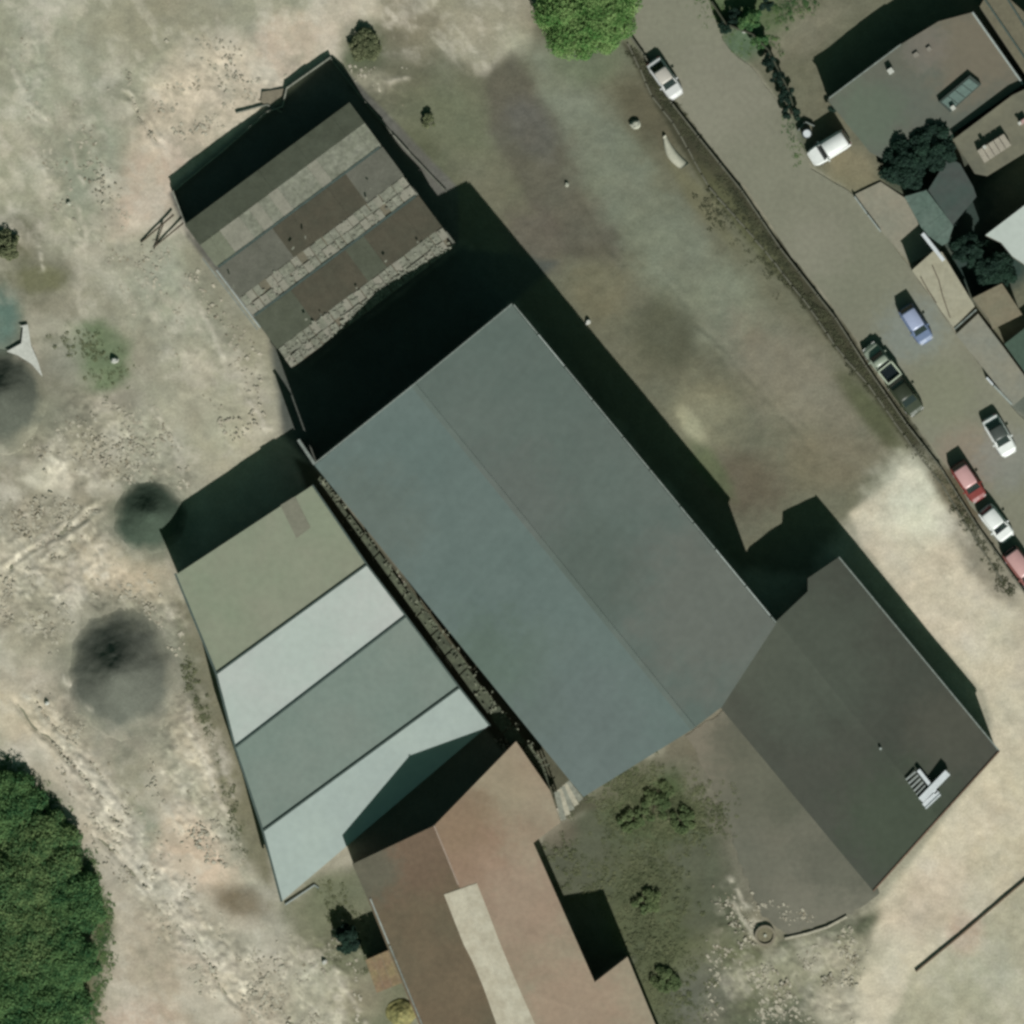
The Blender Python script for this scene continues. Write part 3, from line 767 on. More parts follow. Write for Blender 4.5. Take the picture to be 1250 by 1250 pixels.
# yard wall round the ruin's north side
t = thing('yard_wall', 'thin broken yard wall with a notch north-west of the derelict shed', 'wall', P(300, 150))
m_yw = mat('pale_coping', (126, 128, 112), .2, 1, 4)
pw = [(228, 276), (211, 234), (270, 186), (326, 137), (345, 130), (350, 108), (404, 70)]
for i in range(len(pw) - 1):
    n = max(1, int(math.dist(pw[i], pw[i + 1]) / 24))
    for k in range(n):
        a = lerp(pw[i], pw[i + 1], k / n); b_ = lerp(pw[i], pw[i + 1], (k + 1) / n)
        MB().bar(P(*a), P(*b_), .14, -.2, .55 + .08 * ((i + k) % 2)).build('wall_panel', m_yw, t)
t = thing('low_wall', 'low pale wall running along the north-east side of the derelict shed', 'wall', P(470, 160))
pw = [(404, 72), (440, 118), (480, 165), (500, 187), (545, 234)]
for i in range(4): MB().bar(P(*pw[i]), P(*pw[i + 1]), .12, -.2, .3 if i != 2 else .42).build('wall_panel', m_yw if i == 2 else m_rwall, t)
# concrete stub and path by the notch
t = thing('concrete_stub', 'broken wedge of brown concrete slab beside the notch of the yard wall', 'slab', P(335, 120))
MB().prism([P(320, 112, .25), P(346, 108, .25), P(345, 128, .22), P(330, 132, .25), P(318, 124, .2)], -.1).build('slab', mat('brown_concrete', (118, 112, 92), .15, 1, 4), t)
MB().bar(P(288, 138), P(326, 128), .12, 0, .3).build('kerb', m_yw, t)
MB().bar(P(326, 128), P(344, 137), .14, 0, .35).build('kerb', m_yw, t)
# thin poles propped on the west of the ruin
t = thing('timber_poles', 'thin dark poles lying against the west wall of the derelict shed', 'poles', P(195, 285))
MB().cyl(P(212, 262, .5), P(172, 296, .1), .09, .07, 8).build('pole', m_tim, t)
MB().cyl(P(224, 272, .5), P(190, 300, .1), .08, .06, 8).build('pole', m_tim, t)
MB().cyl(P(200, 272, .3), P(188, 304, .1), .06, .06, 8).build('pole', m_tim, t)
t = thing('shadow_wall', 'tall wall end added at the west corner of the warehouse to cast shadow on the yard', 'wall', P(376, 553))  # added wall, its shadow closes the lit gap at the warehouse corner
MB().bar(P(384, 566), P(366, 538), .2, -.2, 5.2).build('wall_panel', m_rwall, t)
MB().bar(P(385, 567), P(365, 537), .28, 5.2, 5.3).build('coping', m_gut, t)

# ------------------------------------------------------------------ south hall with rusty gable roof
RIDGE, EAVE = 9.5, 6.5
rd = (.38, .925); rp = (.925, -.38); r0 = (530, 1008)
def roofz(x, y):
    d_ = abs((x - r0[0]) * rp[0] + (y - r0[1]) * rp[1]); return RIDGE - .375 * d_ * MPP
def along(pt, tt): return (pt[0] + rd[0] * tt, pt[1] + rd[1] * tt)
t = thing('rusty_hall', 'brown and pink rusted gable-roofed hall with a pale strip down its ridge, at the south', 'hall', P(610, 1130))
rEnd = along(r0, 420)
west = [r0, (430, 1055), (446, 1091), along((446, 1091), 330), rEnd]
east = [r0, (630, 905), (672, 966), (684, 1004), (651, 1029), (726, 1199), (766, 1168), along((766, 1168), 260), rEnd]
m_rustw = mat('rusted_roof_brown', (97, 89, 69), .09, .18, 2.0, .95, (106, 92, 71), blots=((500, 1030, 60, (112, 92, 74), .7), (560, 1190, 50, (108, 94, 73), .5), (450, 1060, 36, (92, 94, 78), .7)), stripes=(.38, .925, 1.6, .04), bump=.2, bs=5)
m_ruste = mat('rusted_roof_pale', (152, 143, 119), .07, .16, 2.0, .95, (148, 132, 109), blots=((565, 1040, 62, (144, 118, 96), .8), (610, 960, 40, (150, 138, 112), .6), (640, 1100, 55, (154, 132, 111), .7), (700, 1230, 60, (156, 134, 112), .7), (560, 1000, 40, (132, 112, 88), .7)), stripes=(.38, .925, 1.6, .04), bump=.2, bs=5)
m_pink = mat('rusted_roof_pink', (148, 126, 106), .12, .5, 2.5, .95, (134, 124, 102), bump=.2, bs=5)
m_pale = mat('pale_roof_sheet_strip', (190, 184, 160), .08, .8, 3, .95, (174, 166, 142))
for nm, pl in (('west', west), ('east', east)):
    MB().prism([P(*inset([(x, y, 0)] + [(600, 1150, 0)], 1)[0][:2], roofz(x, y) - .14) for x, y in pl], -.3).build('wall', m_wall, t)
def strips(poly, zf, d, width, name, mf, th=.07, seed=0):
    band_roof_m(t, poly, zf, d, width, mf, name, th, seed)
def band_roof_m(root, poly, z, d, width, mf, name, th, seed):
    r = random.Random(seed); L_ = math.hypot(*d); d = (d[0] / L_, d[1] / L_)
    lo = min(p[0] * d[0] + p[1] * d[1] for p in poly); hi = max(p[0] * d[0] + p[1] * d[1] for p in poly)
    def clip(pp, c, sgn):
        out = []
        for i in range(len(pp)):
            a, b_ = pp[i], pp[(i + 1) % len(pp)]
            da = (a[0] * d[0] + a[1] * d[1] - c) * sgn; db = (b_[0] * d[0] + b_[1] * d[1] - c) * sgn
            if da >= 0: out.append(a)
            if da * db < 0: out.append(lerp(a, b_, da / (da - db)))
        return out
    c = lo; i = 0
    while c < hi - 1e-3:
        q = clip(clip(poly, c, 1), min(hi, c + width + .3), -1)
        if len(q) >= 3:
            zz = (i % 2) * .014 + r.uniform(0, .01)
            MB().slab([P(x, y, z(x, y) + zz) for x, y in q], th).build(name, mf(i, r), root)
        c += width; i += 1
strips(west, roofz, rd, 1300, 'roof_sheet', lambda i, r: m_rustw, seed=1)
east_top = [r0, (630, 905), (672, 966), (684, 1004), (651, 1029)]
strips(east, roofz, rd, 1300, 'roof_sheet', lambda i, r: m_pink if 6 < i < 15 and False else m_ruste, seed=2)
# pink worn sheets near the north gable lie just above
# pale replaced sheets down the ridge
wA = [(542, 1092), (553, 1120), (566, 1153), (576, 1172), (590, 1205), (606, 1250), (626, 1300)]
eA = [(582, 1078), (594, 1108), (606, 1140), (618, 1170), (636, 1212), (653, 1250), (676, 1300)]
def cross(a, b_):    # where a-b meets the ridge line
    da = (a[0] - r0[0]) * rp[0] + (a[1] - r0[1]) * rp[1]; db = (b_[0] - r0[0]) * rp[0] + (b_[1] - r0[1]) * rp[1]
    return lerp(a, b_, da / (da - db)) if da * db < 0 else a
for i in range(6):
    a, b_, c_, d_ = wA[i], eA[i], eA[i + 1], wA[i + 1]
    m0, m1 = cross(a, b_), cross(d_, c_)
    if m0 != a and m1 != d_:
        MB().slab([P(x, y, roofz(x, y) + .05) for x, y in (a, m0, m1, d_)], .03).build('roof_sheet', m_pale, t, label='pale replacement sheet on the ridge')
        MB().slab([P(x, y, roofz(x, y) + .05) for x, y in (m0, b_, c_, m1)], .03).build('roof_sheet', m_pale, t, label='pale replacement sheet on the ridge')
    else:
        MB().slab([P(x, y, roofz(x, y) + .05) for x, y in (a, b_, c_, d_)], .03).build('roof_sheet', m_pale, t, label='pale replacement sheet on the ridge')
MB().beam(P(*r0, RIDGE + .1), P(*along(r0, 78), RIDGE + .1), .14, .1).build('ridge_cap', mat('pale_ridge', (150, 134, 116), .1, 1, 4), t)
MB().beam(P(452, 1097, EAVE + .1), P(*along((452, 1097), 60), EAVE + .1), .12, .14).build('gutter', m_trim, t)
MB().beam(P(*along((452, 1097), 62), EAVE + .1), P(*along((452, 1097), 230), EAVE + .1), .12, .14).build('gutter', m_gut, t)
# tiled lean-to pieces in the gap by the warehouse corner
t = thing('gap_canopy', 'pale ribbed canopy at the south corner of the warehouse between it and the rusty hall', 'canopy', P(690, 985))
for i in range(5):
    a = lerp((676, 966), (686, 1006), 0); 
    p0 = lerp((678, 968), (694, 953), i / 5 + .1); p1 = lerp((685, 1004), (712, 974), i / 5 + .1)
    MB().beam(P(*p0, 5.4), P(*p1, 5.3), .5, .08).build('canopy_sheet', m_kerb if i % 2 else m_yw, t)
for a in ((682, 972), (706, 974), (688, 1000)): MB().cyl(P(*a), P(*a, 5.2), .07, .07, 8).build('post', m_gut, t)

# junk in the gap between warehouse and striped shed, at roof level of a low passage
t = thing('passage_roof', 'narrow mossy passage roof in the gap between the warehouse and the striped shed', 'roof', P(520, 760))
m_moss = mat('mossy_roof_felt', (82, 88, 68), .25, .8, 4, .95, (66, 72, 56))
for i in range(16):
    k0, k1_ = i / 16, (i + 1) / 16 - .004
    a0 = lerp((386, 585), (664, 968), k0); a1 = lerp((386, 585), (664, 968), k1_)
    w0 = 6 + 14 * k0 + rr.uniform(-2, 3)
    nrm = (.80, -.60)
    pts = [P(a0[0] + 2, a0[1], 3.3), P(a1[0] + 2, a1[1], 3.3), P(a1[0] + nrm[0] * w0, a1[1] + nrm[1] * w0, 3.5), P(a0[0] + nrm[0] * w0, a0[1] + nrm[1] * w0, 3.5)]
    MB().slab(pts, .06).build('roof_sheet', m_moss, t)
for i in range(5):
    a = lerp((392, 590), (660, 955), i / 4); MB().cyl(P(*a), P(*a, 3.2), .08, .08, 8).build('post', m_gut, t)
jm = MB()
for i in range(170):
    k0 = rr.random(); a = lerp((390, 580), (690, 975), k0); sp = 6 + 10 * k0
    x, y, _ = P(a[0] + rr.gauss(0, sp * .4), a[1] + rr.gauss(0, sp * .3), 3.6); jm.box(x, y, 3.45, 3.45 + rr.uniform(.05, .18), rr.uniform(.08, .36), rr.uniform(.06, .2), rr.uniform(0, 3))
o = jm.build('debris', mat('passage_debris', (106, 110, 90), .2, 1, 5, .95, island=.35), t); o['kind'] = 'stuff'

# small shack west of hall
t = thing('lean_to_shack', 'small shack with a reddish brown sheet roof against the west side of the rusty hall', 'shack', P(478, 1185))
m_shack = mat('reddish_shack_roof', (124, 104, 80), .18, .8, 4, .9, (128, 116, 82))
MB().prism([P(448, 1172, 2.8), P(482, 1158, 2.8), P(496, 1196, 2.7), P(462, 1208, 2.7)], -.2).build('wall', m_wall, t)
for i in range(4):
    a, b_ = lerp((446, 1172), (483, 1156), i / 4), lerp((446, 1172), (483, 1156), (i + .97) / 4)
    c_, d_ = lerp((460, 1212), (498, 1197), (i + .97) / 4), lerp((460, 1212), (498, 1197), i / 4)
    MB().slab([P(*a, 3.0), P(*b_, 3.0), P(*c_, 2.85 + .02 * (i % 2)), P(*d_, 2.85)], .05).build('roof_sheet', m_shack, t)
t = thing('tarpaulin', 'crumpled yellow-green tarpaulin heap below the shack beside the rusty hall', 'tarpaulin', P(490, 1232))
m_tarp = mat('yellow_tarpaulin', (134, 128, 78), .25, 1.2, 4, .8, (108, 108, 66))
def mound(cx, cy, rx, ry, hh, m, name, parent=None, soil=None, n=40, ang=0, rough=.15, seed=1, power=1.0, label=None, irregular=.12, apex=(0, 0)):
    rad, sec = n, n * 2; V = []; 
    r_ = np.linspace(0, 1, rad); th = np.linspace(0, 2 * np.pi, sec, endpoint=False)
    RR, TH = np.meshgrid(r_, th, indexing='ij')
    ir = 1 + (fbm(np.cos(TH) * 2 + 5 + seed, np.sin(TH) * 2 + 5, 1.0, seed * 7 + 3, 3) - .5) * 2 * irregular
    ir = 1 + (ir - 1) * RR ** 2
    X = RR * np.cos(TH) * rx * ir + apex[0] * (1 - RR); Y = RR * np.sin(TH) * ry * ir + apex[1] * (1 - RR)
    a = ang; X, Y = X * math.cos(a) - Y * math.sin(a), X * math.sin(a) + Y * math.cos(a)
    Z = hh * (1 - np.sqrt(RR ** 2 + .018) / math.sqrt(1.018)) ** power 
    Z = Z + (fbm(X * 3 + 40, Y * 3 + 40, 2.2, seed + 90, 4) - .5) * rough * np.minimum(1, (1 - RR) * 4)
    Z = Z - .25 * (RR > .999) - .05
    x0, y0, _ = P(cx, cy)
    px_, py_, _ = (parent.location if parent is not None else (0, 0, 0))
    V = np.stack([X.ravel() + x0 - px_, Y.ravel() + y0 - py_, Z.ravel()], 1)
    I = np.arange(rad * sec).reshape(rad, sec); J = np.roll(I, -1, axis=1)
    F = np.stack([I[:-1].ravel(), I[1:].ravel(), J[1:].ravel(), J[:-1].ravel()], 1)
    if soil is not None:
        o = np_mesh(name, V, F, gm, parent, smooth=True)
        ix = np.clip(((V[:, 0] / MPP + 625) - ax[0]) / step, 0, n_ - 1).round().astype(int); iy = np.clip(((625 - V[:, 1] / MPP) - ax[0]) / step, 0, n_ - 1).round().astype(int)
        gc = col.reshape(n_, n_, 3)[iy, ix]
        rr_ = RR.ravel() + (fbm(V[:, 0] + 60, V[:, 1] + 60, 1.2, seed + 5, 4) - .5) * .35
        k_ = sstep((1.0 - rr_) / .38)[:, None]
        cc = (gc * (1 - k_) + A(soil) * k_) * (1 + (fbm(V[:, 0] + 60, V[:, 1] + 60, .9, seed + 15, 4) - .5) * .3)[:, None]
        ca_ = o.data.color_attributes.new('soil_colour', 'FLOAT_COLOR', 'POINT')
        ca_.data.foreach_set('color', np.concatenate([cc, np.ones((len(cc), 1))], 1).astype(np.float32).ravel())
    else:
        o = np_mesh(name, V, F, m, parent, smooth=True)
    if label: o['label'] = label
    return o
mound(490, 1236, 1.5, 1.3, .7, m_tarp, 'sheet', t, None, 20, 0, .6, 5, .7)

# ------------------------------------------------------------------ gravel heaps
m_heap = mat('dark_gravel', (106, 110, 95), .10, .7, 6, 1.0, (98, 103, 88), bump=.25, bs=9)
m_heap2 = mat('dark_ash', (94, 98, 84), .10, .7, 6, 1.0, (86, 92, 78), bump=.25, bs=9)
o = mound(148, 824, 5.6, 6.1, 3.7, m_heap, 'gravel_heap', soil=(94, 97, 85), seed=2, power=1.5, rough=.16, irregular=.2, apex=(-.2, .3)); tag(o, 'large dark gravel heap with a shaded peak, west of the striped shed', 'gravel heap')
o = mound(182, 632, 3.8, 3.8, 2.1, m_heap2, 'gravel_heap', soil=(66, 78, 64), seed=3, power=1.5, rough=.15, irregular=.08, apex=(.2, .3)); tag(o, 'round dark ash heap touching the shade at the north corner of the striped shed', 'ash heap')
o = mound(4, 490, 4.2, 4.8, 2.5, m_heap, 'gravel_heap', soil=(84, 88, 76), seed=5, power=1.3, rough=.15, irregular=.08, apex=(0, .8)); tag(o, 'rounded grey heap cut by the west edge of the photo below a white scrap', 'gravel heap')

# white plastic scraps and single objects
def plate(name, label, cat, poly, z, th, m, bow=0.0):
    t_ = thing(name, label, cat, P(*poly[0]))
    MB().prism([P(x, y, z + bow * ((i % 2))) for i, (x, y) in enumerate(poly)], z - th).build('sheet', m, t_)
    return t_
m_scrap = mat('white_scrap', (182, 184, 170), .1, 1, 5, .8)
m_scrap2 = mat('pale_scrap', (164, 166, 146), .1, 1, 5, .8)
plate('plastic_scrap', 'white three-pointed scrap of sheeting above the grey heap at the west edge', 'scrap', [(8, 429), (26, 419), (28, 400), (24, 398), (34, 396), (38, 422), (46, 440), (52, 460), (38, 444), (22, 434)], .3, .12, m_scrap)
def rock(cx, cy, l, w_, hh, a, m, label, cat='rock', seed=0):
    q = random.Random(seed); mb = MB(); x, y, _ = P(cx, cy); n = 9; V = []
    for j, (zz, s_) in enumerate(((-.1, 1.0), (hh * .55, 1.0), (hh, .6))):
        for i in range(n):
            th = 2 * math.pi * i / n; rr_ = s_ * q.uniform(.8, 1.12)
            X, Y = l / 2 * rr_ * math.cos(th), w_ / 2 * rr_ * math.sin(th)
            V.append((x + X * math.cos(a) - Y * math.sin(a), y + X * math.sin(a) + Y * math.cos(a), zz * (1 if j == 0 else q.uniform(.85, 1.1))))
    F = [(i, (i + 1) % n, n + (i + 1) % n, n + i) for i in range(n)] + [(n + i, n + (i + 1) % n, 2 * n + (i + 1) % n, 2 * n + i) for i in range(n)] + [tuple(range(2 * n, 3 * n))]
    mb.add(V, F); o = mb.build('rock', m); tag(o, label, cat); return o
rock(776, 152, 1.1, .9, .5, .3, m_scrap2, 'rounded pale rock lying on the yard south-west of the street', seed=1)
rock(140, 440, .8, .6, .5, .3, m_scrap, 'white rock at the east end of the mossy patch', seed=2)
rock(718, 393, .6, .5, .4, .9, m_scrap, 'small white rock just east of the warehouse shade', seed=3)
rock(84, 248, .45, .4, .3, .9, m_scrap2, 'small pale rock alone in the north-west dirt', seed=4)
rock(396, 1174, .55, .5, .4, .9, m_scrap, 'white stone by the end of the ditch west of the shack', seed=5)
rock(57, 858, .5, .45, .35, .2, m_scrap, 'white stone on the dirt track below the large gravel heap', seed=6)
rock(908, 38, .45, .4, .5, .2, m_scrap, 'white stone on the green verge at the top of the street', seed=8)
rock(692, 225, .4, .5, .3, .2, m_scrap2, 'tiny pale rock in the yard beyond the brown patch', seed=9)
# bowed white hull
t = thing('boat_hull', 'narrow white upturned boat hull lying in the yard beside the verge', 'boat', P(826, 188))
V = []; F = []; ns = 14; nc = 8
A0, A1 = Vector(P(811, 166)), Vector(P(836, 203))
dv = (A1 - A0).normalized(); nv = Vector((-dv.y, dv.x, 0))
for i in range(ns):
    k = i / (ns - 1); w_ = .12 + .38 * math.sin(math.pi * min(1, k * .62 + .05)) ; c0 = A0.lerp(A1, k) + nv * (-.35 * math.sin(math.pi * k))
    for j in range(nc + 1):
        a = math.pi * j / nc; q = c0 + nv * (w_ * math.cos(a)); V.append((q.x, q.y, .05 + .35 * math.sin(a)))
for i in range(ns - 1):
    for j in range(nc): F.append((i * (nc + 1) + j, i * (nc + 1) + j + 1, (i + 1) * (nc + 1) + j + 1, (i + 1) * (nc + 1) + j))
F.append(tuple(range(nc + 1))); F.append(tuple((ns - 1) * (nc + 1) + j for j in range(nc, -1, -1)))
mb = MB(); mb.add(V, F); mb.build('hull', mat('chalky_hull', (170, 170, 148), .08, 1, 4, .7), t, smooth=True)
mb = MB(); mb.bar(P(812, 178), P(828, 205), .07, 0, .12); mb.build('rail', mat('dull_rail', (130, 130, 112), .1, 1, 4), t)
# bottom-right garden wall
t = thing('garden_wall', 'long thin dark wall crossing the sand at the south-east corner', 'wall', P(1180, 1130))
pts = [(1118, 1186), (1146, 1163), (1172, 1142), (1200, 1118), (1226, 1096), (1252, 1074), (1300, 1035)]
m_gw = mat('dark_brick_wall', (98, 84, 66), .2, 1, 5)
for i in range(6): MB().bar(P(*pts[i]), P(*lerp(pts[i], pts[i + 1], .985)), .13, -.1, .28).build('wall_panel', m_gw, t)
# round well
t = thing('well', 'round pale well ring beside the end of the kerb south of the apron', 'well', P(934, 1142))
mb = MB(); x0, y0, _ = P(934, 1142); n = 20
V = []; 
for rr_, z in ((.95, -.1), (.95, .35), (.75, .35), (.75, -.1)):
    for i in range(n): V.append((x0 + rr_ * math.cos(2 * math.pi * i / n), y0 + rr_ * math.sin(2 * math.pi * i / n), z))
F = []
for k in range(3):
    for i in range(n): F.append((k * n + i, k * n + (i + 1) % n, (k + 1) * n + (i + 1) % n, (k + 1) * n + i))
mb.add(V, F); mb.build('ring', mat('weathered_ring', (124, 118, 98), .15, 1, 5), t)
mb = MB(); mb.cyl((x0, y0, -.1), (x0, y0, .2), .74, .74, 20); mb.build('infill', mat('well_soil', (112, 108, 84), .2, 2, 6), t)
mb = MB(); mb.cyl((x0, y0, .18), (x0, y0, .32), .14, .14, 10); mb.build('stone', m_scrap2, t)

# ------------------------------------------------------------------ street edge
t = thing('roadside_wall', 'low concrete wall in short panels along the south-west side of the street', 'wall', P(950, 300))
m_rw = mat('roadside_concrete', (96, 96, 80), .2, .8, 4)
m_pl = mat('roadside_pillar', (112, 112, 96), .2, .8, 4)
wl = [(756, 20), (790, 68), (822, 124), (855, 166), (909, 233), (956, 303), (1023, 388), (1060, 446), (1110, 518), (1151, 570), (1196, 642), (1262, 734)]
acc = 0
for i in range(len(wl) - 1):
    n = max(1, int(math.dist(wl[i], wl[i + 1]) / 30))
    for k in range(n):
        a = lerp(wl[i], wl[i + 1], k / n); b_ = lerp(wl[i], wl[i + 1], (k + 1) / n)
        a = (a[0] - 3, a[1] + 1); b_ = (b_[0] - 3, b_[1] + 1)
        MB().bar(P(*lerp(a, b_, .05)), P(*lerp(a, b_, .95)), .12, -.1, .6).build('wall_panel', m_rw, t)
        MB().box(P(*a)[0], P(*a)[1], -.1, .66, .17, .17, .9).build('pillar', m_rw, t)
t = thing('ditch_edge', 'rough stone edging on the yard side of the weedy ditch along the street', 'edging', P(940, 330))
wl2 = [(766, 52), (796, 118), (822, 151), (865, 228), (922, 292), (990, 378), (1019, 422), (1059, 469), (1114, 546), (1150, 592), (1185, 650), (1225, 712)]
for i in range(len(wl2) - 1):
    n = max(1, int(math.dist(wl2[i], wl2[i + 1]) / 16))
    for k in range(n):
        a = lerp(wl2[i], wl2[i + 1], k / n); b_ = lerp(wl2[i], wl2[i + 1], (k + .88) / n)
        a = (a[0] + rr.uniform(-1, 1), a[1] + rr.uniform(-1, 1))
        MB().bar(P(*a), P(*b_), .14, -.1, rr.uniform(.08, .2)).build('edge_stone', m_rw, t)

# ------------------------------------------------------------------ houses east of the street
t = thing('flat_roofed_house', 'grey flat-roofed house with a chimney and glazed skylight at the north-east', 'house', P(1120, 110))
m_hr = mat('grey_felt_roof', (103, 104, 90), .07, .12, 1.6, .95, (106, 96, 80), bump=.15)
m_hr2 = mat('greenish_felt_roof', (90, 96, 84), .05, .12, 1.6, .95, (96, 96, 82), blots=((1190, 60, 60, (112, 104, 86), .8), (1060, 140, 40, (92, 104, 86), .7), (1130, 60, 26, (116, 110, 98), .6)), bump=.15)
HZ = 3.1
house = [(1010, 122), (1100, 54), (1146, 26), (1187, 15), (1249, 103), (1160, 165), (1090, 200), (1062, 186)]
MB().prism(inset([P(x, y, HZ - .1) for x, y in house], .98), -.2).build('wall', m_wall, t)
band_roof_m(t, house, lambda x, y: HZ, (.85, -.53), 2600, lambda i, r: m_hr2, 'roof_panel', .08, 4)
MB().beam(P(1187, 15, HZ + .12), P(1249, 103, HZ + .12), .18, .3).build('parapet', m_trim, t)
MB().beam(P(1012, 120, HZ + .05), P(1100, 54, HZ + .05), .12, .18).build('gutter', m_gut, t)
MB().box(*P(1086, 88)[:2], HZ - .1, HZ + .6, .5, .5, .6).build('chimney', m_scrap, t)
MB().box(*P(1117, 68)[:2], HZ, HZ + .2, .5, .4, .6).build('roof_hatch', mat('faded_hatch', (128, 124, 110), .1, 1, 4), t)
MB().box(*P(1133, 61)[:2], HZ, HZ + .2, .4, .4, .6).build('roof_hatch', mat('faded_hatch', (128, 124, 110), .1, 1, 4), t)
fr = MB().prism([P(1146, 124, HZ + .5), P(1184, 92, HZ + .5), P(1198, 103, HZ + .5), P(1160, 137, HZ + .5)], HZ - .05).build('skylight', mat('dark_skylight_frame', (60, 70, 62), .1, 1, 4, .6), t)
m_gl = mat('greenish_glazing', (100, 118, 108), .1, .8, 4, .4)
for k in range(4):
    a = lerp((1149, 124.5), (1183, 95.5), (k + .04) / 4); b_ = lerp((1149, 124.5), (1183, 95.5), (k + .94) / 4)
    c_ = lerp((1161, 134), (1195, 104), (k + .94) / 4); d_ = lerp((1161, 134), (1195, 104), (k + .04) / 4)
    o = MB().slab([P(*q, HZ + .54) for q in (a, b_, c_, d_)], .03).build('pane', m_gl, fr, local=False)
MB().box(*P(1162, 133)[:2], HZ, HZ + .9, .4, .4, .6).build('vent', m_scrap, t)

t = thing('verandah_house', 'olive-grey roofed house with a pinkish water tank frame at the east edge', 'house', P(1220, 160))
VZ = 3.9
hp = [(1164, 170), (1236, 116), (1262, 104), (1300, 150), (1262, 180), (1205, 215), (1190, 212)]
MB().prism(inset([P(x, y, VZ - .1) for x, y in hp], .97), -.2).build('wall', m_wall, t)
band_roof_m(t, hp, lambda x, y: VZ, (.8, -.6), 2000, lambda i, r: mat('olive_roof', (112, 110, 90), .08, .3, 2, .95, (98, 98, 82)), 'roof_panel', .08, 4)
t2 = thing('tank_frame', 'pale pinkish box of slatted panels standing on the olive roof at the east edge', 'tank', P(1212, 180, VZ + .02))
for k in range(5):
    a = lerp((1193, 184), (1226, 163), k / 5); b_ = lerp((1193, 184), (1226, 163), (k + .9) / 5)
    c_ = lerp((1202, 199), (1235, 177), (k + .9) / 5); d_ = lerp((1202, 199), (1235, 177), k / 5)
    MB().prism([P(*q, VZ + .7) for q in (a, b_, c_, d_)], VZ + .1).build('panel', mat('pinkish_panel', (152, 146, 128), .1, 1, 5), t2)
MB().box(*P(1200, 181)[:2], VZ + .7, VZ + .95, .3, .3, .6).build('cap', m_scrap, t2)
t3 = thing('roof_crate', 'small pink and white crate at the edge of the photo on the olive roof', 'crate', P(1247, 150, VZ))
MB().box(*P(1247, 150)[:2], VZ + .02, VZ + .6, .7, .35, .6).build('body', mat('pink_crate', (170, 140, 130), .1, 1, 5), t3)
MB().box(*P(1243, 152)[:2], VZ + .62, VZ + .68, .3, .3, .6).build('lid', m_scrap, t3)

t = thing('low_annexe', 'dark teal low roof between the round black shadow crown and the shaded court', 'annexe', P(1160, 225))
m_teal = mat('dark_teal_roof', (62, 76, 68), .08, .4, 2, .9, (68, 74, 68)); m_teal2 = mat('mid_teal_roof', (92, 108, 96), .14, .6, 3, .9, (82, 100, 88))
hp = [(1158, 192), (1172, 200), (1188, 228), (1192, 240), (1163, 275), (1133, 232)]
MB().prism(inset([P(x, y, 2.4) for x, y in hp], .97), -.2).build('wall', m_wall, t)
band_roof_m(t, hp, lambda x, y: 2.5, (.6, .8), 2200, lambda i, r: m_teal, 'roof_panel', .08, 4)
t = thing('ribbed_porch', 'mid teal ribbed porch roof beside the pale paved strip', 'porch', P(1130, 265))
hp = [(1104, 240), (1131, 232), (1164, 276), (1157, 296), (1150, 300), (1128, 284)]
MB().prism(inset([P(x, y, 2.2) for x, y in hp], .97), -.2).build('wall', m_wall, t)
band_roof_m(t, hp, lambda x, y: 2.3, (.6, .8), 9, lambda i, r: m_teal2, 'roof_panel', .08, 4)

t = thing('white_roofed_building', 'building with a bright white roof cut by the east edge of the photo', 'building', P(1240, 285))
hp = [(1203, 287), (1262, 242), (1330, 300), (1262, 330), (1236, 313), (1222, 296)]
MB().prism(inset([P(x, y, 4.9) for x, y in hp], .97), -.2).build('wall', m_wall, t)
band_roof_m(t, hp, lambda x, y: 5.0, (.6, .8), 2600, lambda i, r: mat('bright_white_roof', (176, 184, 172), .04, .3, 2, .8), 'roof_panel', .1, 4)

def slabthing(name, label, cat, poly, z, m, rib=None, width=24, wallm=None):
    cx = sum(p[0] for p in poly) / len(poly); cy = sum(p[1] for p in poly) / len(poly)
    t_ = thing(name, label, cat, P(cx, cy))
    MB().prism(inset([P(x, y, z - .08) for x, y in poly], .975), -.2).build('wall', wallm or m_wall, t_)
    band_roof_m(t_, poly, lambda x, y: z, rib or (.6, .8), 5000, lambda i, r: m, 'roof_panel' , .08, 3)
    return t_
m_pave = mat('pale_paving', (138, 134, 114), .08, .4, 3, .95, (128, 128, 110))
pv = sheet('pavement', [(1042, 238), (1075, 222), (1105, 242), (1150, 302), (1112, 322), (1078, 285)], .22, .3, m_pave); pv['kind'] = 'structure'
t = thing('kerb_rail', 'thin white rail at the street edge of the pale paved strip', 'rail', P(1060, 260))
for a, b_ in (((1043, 240), (1058, 261)), ((1059, 262), (1075, 283))): MB().bar(P(*a), P(*b_), .12, 0, .55).build('rail_length', m_trim, t)
t = thing('gate_beam', 'bright white beam standing over the gap north of the pale garage', 'beam', P(1138, 300))
MB().beam(P(1126, 285, 2.6), P(1152, 318, 2.6), .34, .25).build('beam', m_white, t)
for a in ((1128, 288), (1150, 315)): MB().cyl(P(*a), P(*a, 2.4), .09, .09, 8).build('post', m_gut, t)
t = slabthing('pale_garage', 'pale cream garage roof with dark cracks beside the street', 'garage', [(1113, 330), (1140, 306), (1150, 308), (1190, 374), (1164, 400)], 2.5, mat('cream_roof', (160, 157, 134), .09, .5, 3, .95, (150, 146, 122)), width=20)
mcr = mat('dark_crack', (84, 78, 62), .2, 1, 5)
for pl in ([(1124, 338), (1132, 353), (1143, 370)], [(1138, 324), (1146, 342), (1151, 362), (1160, 388)]):
    for i in range(len(pl) - 1): MB().beam(P(*pl[i], 2.57), P(*pl[i + 1], 2.57), .09, .06).build('seam', mcr, t)
